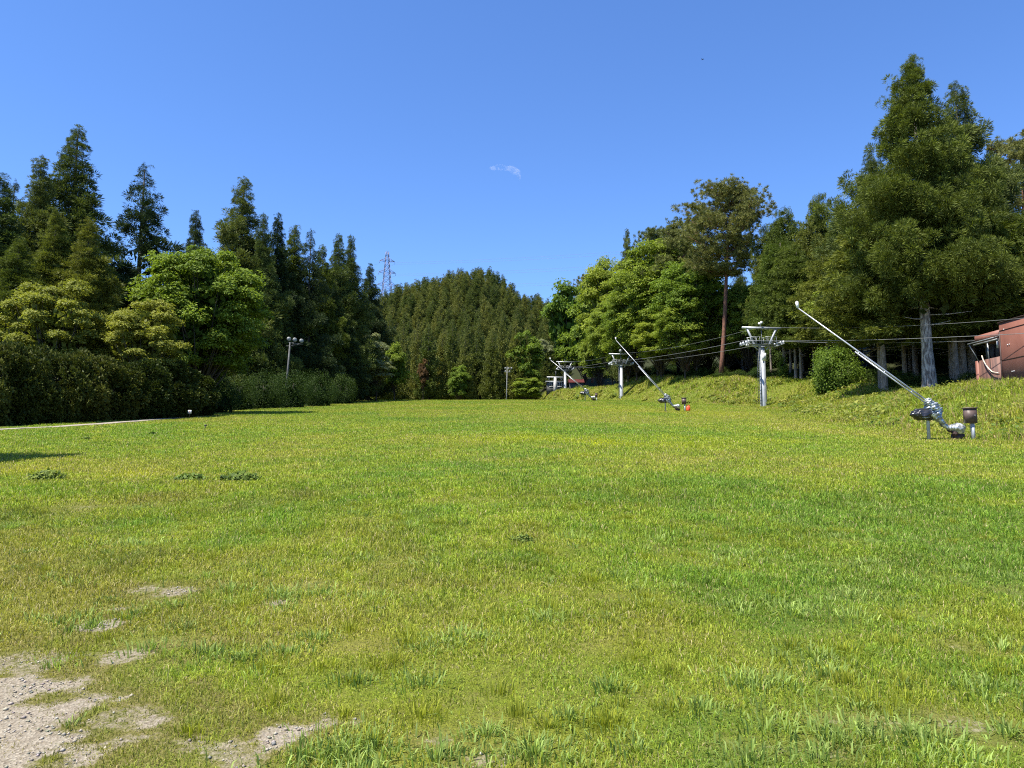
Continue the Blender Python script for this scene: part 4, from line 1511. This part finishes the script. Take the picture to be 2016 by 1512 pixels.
rz = 6.10
rope([W(2080, 653, 39), tpt(0, -1.68, rz), tpt(1, -1.68, rz), tpt(2, -1.68, rz), (x4 - 1.6, 186, z4 + 3.0)], .018, "left haul rope of the lift, passing in front of the brown building's wall", sag=.3)
rope([W(1948, 670, 46.6), tpt(0, 1.68, rz), tpt(1, 1.68, rz), tpt(2, 1.68, rz), (x4 + 1.6, 186, z4 + 3.0)], .018, "right haul rope of the lift, entering the opening of the brown building", sag=.3)
rope([W(2080, 621, 40), tpt(0, -.1, 7.42), tpt(1, -.1, 7.42), tpt(2, -.1, 7.42)], .012, "thin upper signal cable strung over the tower tops", sag=.5)


# ------------------------------------------------------------------ snow lances
def ico(sub):
    import bmesh
    bm = bmesh.new()
    bmesh.ops.create_icosphere(bm, subdivisions=sub, radius=1)
    v = np.array([q.co[:] for q in bm.verts])
    f = np.array([[q.index for q in fc.verts] for fc in bm.faces])
    bm.free()
    return v, f


ICO3, ICO3F = ico(4)


def crumple(mb, c, s, seed, amp=.22, rot=0.0, M3=None):
    rng = np.random.default_rng(seed)
    v = ICO3.copy()
    for fq in (3, 6, 11):
        d = norm(rng.normal(0, 1, (5, 3)))
        ph = rng.random(5) * 6.3
        v = v * (1 + amp / fq * 1.6 * sum(np.abs(np.sin(v @ d[k] * fq + ph[k])) - .6 for k in range(5)) / 2)[:, None]
    v = v + rng.normal(0, amp * .045, v.shape)
    v = v * np.array(s)
    if M3 is not None:
        v = v @ np.array(M3).T
    mb.add(v + np.array(c), ICO3F)


def crumple_tube(mb, pts, rad, seed, n=14, jit=.4):
    pts = np.array(pts, float)
    q = np.linspace(0, len(pts) - 1, (len(pts) - 1) * 7 + 1)
    P = np.stack([np.interp(q, np.arange(len(pts)), pts[:, k]) for k in range(3)], -1)
    R = np.interp(q, np.arange(len(pts)), rad)
    mb.tube(P, R, n, True, .5, jit, np.random.default_rng(seed))


def lance(label, loc, tip, group, sc=1.0):
    """local frame: x right, y away; stand foot at the origin; tip given in local metres"""
    t = thing("snow_lance", label, "snow lance", loc, 0, group, (sc, sc, sc))
    MB().tube([(0, 0, -.3), (.0, 0, .75), (-.03, 0, 1.05)], [.055, .05, .045], 12).build("stand_post", M['galv'], t, True)
    a_ = np.array((0.0, 0, 1.25))
    b_ = np.array(tip, float)
    dr = norm(b_ - a_)
    ln = MB()
    ln.tube([a_ - dr * .15, a_ + (b_ - a_) * .55, b_], [.03, .027, .021], 10)
    ln.build("lance_tube", M['alu'], t, True)
    up = norm(np.cross(dr, (0, 1, 0)))
    if up[2] > 0:
        up = -up
    st = MB()
    st.tube([a_ + up * .085, a_ + (b_ - a_) * .52 + up * .075], .024, 10)
    for f in (.1, .3, .5):
        c0 = a_ + (b_ - a_) * f
        st.bar(c0, c0 + up * .08, .03)
    st.build("support_tube", M['alu'], t, True)
    hd = MB()
    hd.tube([b_ - dr * .03, b_ + np.array((.0, 0, .19))], [.045, .05], 12)
    hd.tube([b_ + np.array((0, 0, .19)), b_ + np.array((0, 0, .215))], [.035, .035], 12)
    hd.build("nozzle_head", M['white'], t, True)
    fw = MB()
    crumple_tube(fw, [(0, -.02, 1.32), (.05, -.02, 1.2), (.14, -.03, 1.02), (.22, -.02, .88), (.3, 0, .75), (.4, 0, .6)],
                 [.05, .13, .19, .2, .13, .07], 3, 16, .62)
    fw.build("foil_wrap", M['foil'], t)
    bg_ = MB()
    crumple(bg_, (-.17, -.03, .8), (.33, .22, .17), 5, .55)
    bg_.build("black_cover", M['bag'], t)
    fs = MB()
    crumple_tube(fs, [(.02, -.12, .9), (.12, -.15, .78), (.2, -.13, .66)], [.08, .09, .05], 9, 14, .5)
    crumple_tube(fs, [(-.36, -.16, .72), (-.2, -.24, .69), (-.05, -.2, .72)], [.01, .02, .012], 10, 8, .5)
    fs.build("foil_scrap", M['foil'], t)
    ho = MB()
    crumple_tube(ho, [(.36, 0, .66), (.48, 0, .5), (.58, 0, .42), (.72, .0, .36), (.85, 0, .38)], [.09, .075, .07, .1, .12], 6, 14, .35)
    crumple(ho, (.95, 0, .36), (.2, .18, .17), 7, .24)
    ho.build("foil_hose", M['foil'], t)
    hy = MB()
    hy.box((.95, .05, .08), (.3, .26, .22)).tube([(.8, .02, .25), (.62, .02, .33)], .05, 8)
    crumple(hy, (.82, -.03, .2), (.09, .09, .1), 8, .3)
    hy.build("hydrant", M['edgebrown'], t)
    return t


def ubox(label, loc, group, sc=1.0, tall=False):
    t = thing("control_box", label, "control box", loc, -.12, group, (sc, sc, sc))
    c = MB()
    c.box((0, 0, .755), (.33, .2, .46))
    c.box((0, 0, .995), (.37, .25, .035))
    c.build("cabinet", M['boxbrown'], t)
    dm = MB()
    dm.box((0, -.1035, .75), (.29, .009, .4))
    dr = dm.build("door", M['boxbrown'], t)
    MB().box((.1, -.112, .75), (.02, .012, .07)).build("latch", M['galv_dark'], dr)
    pz = MB()
    pz.box((.02, .0, .2), (.022, .11, .64)).box((.06, -.05, .2), (.07, .02, .64)).box((.06, .05, .2), (.07, .02, .64))
    pz.build("post", M['galv'], t)
    return t


def local_tip(px, py, y, loc):
    return W(px, py, y) - np.array(loc)


l1 = W(1829, 868, 24.6)
l1[2] = g(l1[0], 24.6)
LZ = "snow lances along the foot of the bank"
lance("nearest snow lance, long silver pole rising from crumpled foil at right", l1, local_tip(1569, 605, 26.5, l1), LZ)
bx = W(1913, 872, 24.3)
bx[2] = g(bx[0], 24.3)
ubox("brown control box on a galvanised post beside the nearest snow lance", bx, "control boxes of the snow lances")
l2 = W(1310, 808, 59)
l2[2] = g(l2[0], 59)
lance("middle snow lance leaning left in front of the middle lift tower", l2, local_tip(1212, 669, 61, l2), LZ)
b2 = W(1347, 808, 58)
b2[2] = g(b2[0], 58)
ubox("tall dark control box by the orange canister at the middle snow lance", b2, "control boxes of the snow lances", 1.0)
l3 = W(1152, 788, 108)
l3[2] = g(l3[0], 108)
lance("farthest small snow lance crossing the far lift tower", l3, local_tip(1083, 708, 109, l3) / 1.35, LZ, 1.35)
b3 = W(1174, 788, 107)
b3[2] = g(b3[0], 107)
ubox("small control box at the farthest snow lance", b3, "control boxes of the snow lances", 1.1)

oc = W(1355, 809, 58)
can = thing("canister", "orange plastic canister in the grass beside the middle control box", "canister", (oc[0], 58, g(oc[0], 58)), .2)
MB().tube([(0, 0, 0), (0, 0, .05), (0, 0, .33), (0, 0, .38)], [.14, .165, .155, .11], 14).build("body", M['orange'], can, True)
MB().tube([(0, 0, .38), (0, 0, .44)], [.06, .055], 10).build("cap", M['orange'], can, True)
hd = MB()
hd.tube([(-.11, 0, .36), (-.08, 0, .47), (.08, 0, .47), (.11, 0, .36)], .018, 6)
hd.build("handle", M['orange'], can)


# ------------------------------------------------------------------ floodlight masts
def disc_lamp(t, c, r, face=(0.35, -1, -.12)):
    f = norm(np.array(face, float))
    c = np.array(c, float)
    o = MB()
    o.tube([c - f * .22, c - f * .16, c, c + f * .04], [r * .35, r * .75, r, r * 1.04], 18)
    lo = o.build("floodlight", M['galv_dark'], t, True)
    MB().tube([c + f * .05, c + f * .062], [r * .9, r * .86], 18).build("lamp_glass", M['lamp'], lo)


d = 73
px_ = W(566, 735, d)
zg = g(px_[0], d)
fl = thing("floodlight_mast", "leaning floodlight mast with three round lamps behind the left hedge", "floodlight mast", (px_[0], d, zg), 0)
tp = W(571, 676, d) - np.array((px_[0], d, zg))
bot = px_ - np.array((px_[0], d, zg))
foot = bot + (bot - tp) * 1.1
foot = foot * np.array((0, 0, 1)) + np.array((-.2, 0, 0))
foot[2] = -.3
MB().tube([foot, tp], [.11, .075], 12).build("pole", M['mast'], fl, True)
cr = MB()
lampp = [W(569, 667.5, d), W(580.5, 669, d), W(593.5, 671.2, d)]
lp = [q - np.array((px_[0], d, zg)) for q in lampp]
cr.bar(lp[0] + np.array((-.1, .1, -.32)), lp[2] + np.array((.1, .1, -.32)), .07)
cr.bar(tp + np.array((0, 0, -.3)), tp + np.array((.0, 0, .1)), .12)
cr.bar(tp + np.array((-.35, 0, -.25)), tp + np.array((.35, 0, -.25)), .05)
cr.bar(tp + np.array((.3, 0, -.25)), tp + np.array((.3, 0, .08)), .04)
cr.bar(tp + np.array((0, 0, -.2)), lp[2] + np.array((-.1, .1, -.32)), .04)
for q in lp:
    cr.bar(q + np.array((0, .1, -.32)), q + np.array((0, .1, -.1)), .05)
cr.build("crossbar", M['mast'], fl)
for q in lp:
    disc_lamp(fl, q, .2)
d = 133
p0 = W(997, 785, d)
zg = g(p0[0], d)
p0[2] = min(p0[2], zg)
ff = thing("floodlight_mast", "far floodlight mast with five small lamps at the end of the slope", "floodlight mast", p0, 0)
tp = W(998.5, 722, d) - p0
MB().tube([(0, 0, -.5), tp * np.array((.3, .3, .3)), tp], [.11, .09, .05], 10).build("pole", M['galv_dark'], ff, True)
MB().box((.03, -.02, .45), (.42, .3, .9)).build("switch_box", M['white'], ff)
cr = MB()
rows_ = [[(995, 725), (1001.5, 725.5), (1007, 725)], [(995.3, 731.3), (1003.2, 731.5)]]
for rw in rows_:
    a_ = W(rw[0][0] - 1, rw[0][1] + 2.3, d) - p0
    b_ = W(rw[-1][0] + 1, rw[0][1] + 2.3, d) - p0
    cr.bar(a_ + np.array((0, .1, 0)), b_ + np.array((0, .1, 0)), .05)
cr.build("crossbar", M['galv_dark'], ff)
for rw in rows_:
    for q in rw:
        disc_lamp(ff, W(q[0], q[1], d) - p0, .17, (.1, -1, -.1))

# ------------------------------------------------------------------ brown lift station
bl = thing("lift_station", "reddish brown steel clad lift station cut off by the right edge", "building", (28.7, 45, g(28.7, 45)), 0)
B0 = np.array((28.7, 45, g(28.7, 45)))
zb_ = -1.6
zm = W(1972, 637, 45)[2] - B0[2]
zf = W(1972, 649, 45)[2] - B0[2]
zo1 = W(1972, 664, 45)[2] - B0[2]
zo0 = W(1976, 701, 45)[2] - B0[2]
zseam = W(1979, 710, 45)[2] - B0[2]
b = MB()
b.box((2.7, -6.5, (zm + zb_) / 2), (5.4, 13.0, zm - zb_))
b.build("main_wall", M['wallbrown'], bl)
b = MB()
b.box((2.7, -6.5, zm + .04), (5.5, 13.1, .07))
b.build("roof", M['edgebrown'], bl)
tr = MB()
tr.box((-.012, -6.5, zseam), (.02, 13.0, .025)).box((-.012, -6.5, zf - .08), (.02, 13.0, .022))
for yy in (-2.6, -5.2, -7.8):
    tr.box((-.011, yy, (zm + zb_) / 2), (.018, .02, zm - zb_))
tr.box((-.02, -.03, (zf + zb_) / 2), (.05, .09, zf - zb_ - .3))
tr.build("seam_trim", M['edgebrown'], bl)
for yy, zz in ((-.7, W(1995, 677, 44)[2] - B0[2]), (-.86, W(1999, 677, 44)[2] - B0[2]), (-.95, W(2000, 731, 44)[2] - B0[2]), (-1.12, W(2004, 731, 44)[2] - B0[2]), (-.45, zf - .06)):
    MB().disc((-.02, yy, zz), (1, 0, 0), .03, 10, .035).build("bolt_cap", M['white'], bl)
LEN = 2.45
fb = MB()
fb.box((1.5, LEN / 2, (zf + zo1) / 2), (3.0, LEN, zf - zo1))
fb.build("fascia", M['wallbrown'], bl)
lw = MB()
lw.box((.06, LEN / 2, (zo0 + zb_) / 2), (.1, LEN - .1, zo0 - zb_))
low = lw.build("low_panel", M['wall_dark'], bl)
lp_ = MB()
lp_.box((.0, LEN - .14, (zo0 + zb_) / 2), (.12, .24, zo0 - zb_ + .02))
lp_.build("corner_post", M['wallbrown'], bl)
rb_ = MB()
rb_.box((2.9, LEN / 2, (zf + zb_) / 2 - .2), (.1, LEN, zf - zb_ - .5)).box((1.5, LEN + .03, (zo0 + zb_) / 2), (2.9, .08, zo0 - zb_))
rb_.box((1.5, LEN + .03, zo0 + .5), (.9, .08, 1.0))
rb_.build("back_wall", M['edgebrown'], bl)
aw = MB()
aw.bar((-.35, -.05, zo1 - .02), (-.35, LEN + .15, zo1 - .02), .07, .07)
aw.bar((-.1, .0, zo1 - .1), (-.1, LEN, zo1 - .1), .06, .09)
aw.bar((-.35, LEN + .05, zo1 - .02), (-.02, LEN - .3, zo0), .05)
aw.bar((-.35, .0, zo1 - .02), (.0, .0, zo1 + .1), .05)
aw.build("awning_frame", M['galv_dark'], bl)
mc = MB()
mc.bar((-.05, .15, zo1 - .12), (-.05, .15, zo1 - .62), .1, .1)
mc.bar((.1, 1.35, zo1 - .02), (.1, 1.3, zo0 - .05), .07)
mc.build("bracket", M['galv'], bl)
dk = MB()
for k in range(7):
    yy = .35 + .27 * k
    crumple(dk, (.5 + .1 * (k % 2), yy, zo0 + .45), (.14, .11, .5), 40 + k, .2)
dk.tube([(.5, .1, zo1 - .2), (.5, LEN - .1, zo1 - .2)], .05, 8)
dk.build("hanging_grips", M['dark'], bl)
hs = MB()
hp = [W(1943.5, 700, 46.6), W(1945, 708, 46.5), W(1949, 717, 46.3), W(1955, 726, 46.0), W(1962, 732, 45.7), (W(1970, 734, 45.3)), W(1976, 733.5, 45.1)]
hs.tube([np.array((28.56, q[1], q[2])) - B0 for q in hp], .035, 8)
hs.build("hose", M['hose'], bl, True)
hs = MB()
hs.tube([np.array((28.58, q[1] - .02, q[2] - .1)) - B0 for q in hp[3:]], .03, 8)
hs.tube([(-.02, 1.02, zo0 + .02), (-.03, .98, zb_ + .3)], .014, 5)
hs.build("wire", M['dark'], bl, True)

# ------------------------------------------------------------------ transmission pylon
d = 520
pt = W(763, 496, d)
pb = W(761, 590, d)
py_ = thing("power_pylon", "lattice power pylon on the skyline behind the hill", "pylon", (pb[0], d, pb[2]), .35)
Hh = pt[2] - pb[2]
lt = MB()
lev = np.linspace(0, 1, 10)
hwid = lambda f: 2.6 * (1 - f) ** 1.1 + .85
prev = None
for f in lev:
    w_ = hwid(f)
    z_ = f * Hh
    cs = [np.array((sx * w_, sy * w_, z_)) for sx, sy in ((-1, -1), (1, -1), (1, 1), (-1, 1))]
    if prev is not None:
        for k in range(4):
            lt.bar(prev[k], cs[k], .26)
            lt.bar(prev[k], cs[(k + 1) % 4], .15)
            lt.bar(prev[(k + 1) % 4], cs[k], .15)
            lt.bar(cs[k], cs[(k + 1) % 4], .15)
    prev = cs
lt.build("lattice_mast", M['pylon'], py_)
for f in (.80, .56, .30):
    z_ = f * Hh
    am = MB()
    w_ = hwid(f)
    for s in (-1, 1):
        e = np.array((s * (w_ + 4.0), 0, z_ + .2))
        for sy in (-1, 1):
            am.bar((s * w_, sy * w_, z_), e, .2)
            am.bar((s * w_, sy * w_, z_ + 2.0), e, .18)
        am.bar(e, e - np.array((0, 0, 1.8)), .16)
    am.build("crossarm", M['pylon'], py_)
# wires
for k, f in enumerate((.80, .56, .30)):
    for s in (-1, 1):
        e = np.array((pb[0], d, pb[2])) + np.array((math.cos(.35) * s * (hwid(f) + 4), math.sin(.35) * s * (hwid(f) + 4), f * Hh - 1.6))
        a_ = e + np.array((-190, 120, -22.))
        b_ = e + np.array((330, -160, -18.))
        mbr = MB()
        pts = []
        for q in np.linspace(0, 1, 14):
            p_ = a_ + (e - a_) * q
            p_[2] -= 5 * 4 * q * (1 - q) * .5
            pts.append(p_)
        for q in np.linspace(0, 1, 18)[1:]:
            p_ = e + (b_ - e) * q
            p_[2] -= 9 * 4 * q * (1 - q) * .5
            pts.append(p_)
        mbr.tube(pts, .04, 5)
        tag(mbr.build("power_line", M['pylon']), "thin power line strung from the lattice pylon across the sky", "power line", "power lines of the pylon")

# ------------------------------------------------------------------ small things
sx_, sy_ = gpx(373, 824)
sg = thing("sign", "little white square sign on a thin stake beside the path", "sign", (sx_, sy_, g(sx_, sy_)), .1)
k_ = sy_ / F_PX
MB().box((0, 0, 7 * k_), (.02, .02, 14.5 * k_)).build("stake", M['boxbrown'], sg)
bd = MB().box((0, -.016, 13.2 * k_), (6.8 * k_, .012, 6.6 * k_)).build("board", M['white'], sg)
mm = MB()
mm.box((0, -.0235, 14.3 * k_), (1.3 * k_, .003, 3.0 * k_)).box((0, -.0235, 12.6 * k_), (3.4 * k_, .003, .7 * k_))
mm.build("sign_mark", M['redmark'], bd)
sx_, sy_ = gpx(403, 846)
stk = thing("stake", "short dark stake standing in the lawn below the little sign", "stake", (sx_, sy_, g(sx_, sy_)), 0)
m_ = MB()
m_.tube([(0, 0, -.05), (.02, 0, .15)], [.012, .02], 6).box((.025, 0, .17), (.09, .02, .07))
m_.build("stick", M['dark'], stk)

bp = W(1383, 117, 70)
bd = thing("bird", "tiny dark bird flying high in the blue sky", "bird", bp, .6)
v, f_ = ico(2)
mbb = MB()
mbb.add(v * np.array((.035, .10, .03)), f_)
mbb.add(v * np.array((.022, .03, .022)) + np.array((0, .11, .012)), f_)
mbb.add([(0, .05, .01), (0, -.04, .01), (.09, -.02, .05), (.2, -.06, .02), (.1, .04, .05)], [(0, 1, 2), (0, 2, 4), (4, 2, 3)])
mbb.add([(0, .05, .014), (0, -.04, .014), (-.09, -.02, .05), (-.2, -.06, .02), (-.1, .04, .05)], [(1, 0, 2), (2, 0, 4), (2, 4, 3)])
mbb.add([(0, -.07, 0), (.04, -.17, 0), (-.04, -.17, 0)], [(0, 1, 2)])
mbb.build("body", M['bird'], bd)

# wisp of cloud far above the hill
m, nt, out = new_mat("cloud_wisp")
tc = nt.nodes.new("ShaderNodeTexCoord")
ns = N(nt, "ShaderNodeTexNoise", Scale=.045, Detail=5.0, Roughness=.6)
nt.links.new(tc.outputs["Object"], ns.inputs["Vector"])
pv_ = nt.nodes.new("ShaderNodeVolumePrincipled")
pv_.inputs["Color"].default_value = (1, 1, 1, 1)
pv_.inputs["Anisotropy"].default_value = .3
nt.links.new(mrange(nt, ns.outputs["Fac"], .44, .7, 0, .02), pv_.inputs["Density"])
nt.links.new(pv_.outputs[0], out.inputs["Volume"])
mbc = MB()
cc = W(1000, 335, 2400)
for px, py, hw, hh in ((985, 329, 14, 5), (1003, 332, 15, 5), (1015, 338, 11, 6), (1021, 348, 5, 9), (972, 331, 9, 3)):
    k_ = 2400 / F_PX
    mbc.add(v * np.array((hw * k_, 18, hh * k_)) + (W(px, py, 2400) - cc), f_)
cl = mbc.build("cloud", m)
cl.location = cc
tag(cl, "small thin white wisp of cloud above the hill", "cloud")
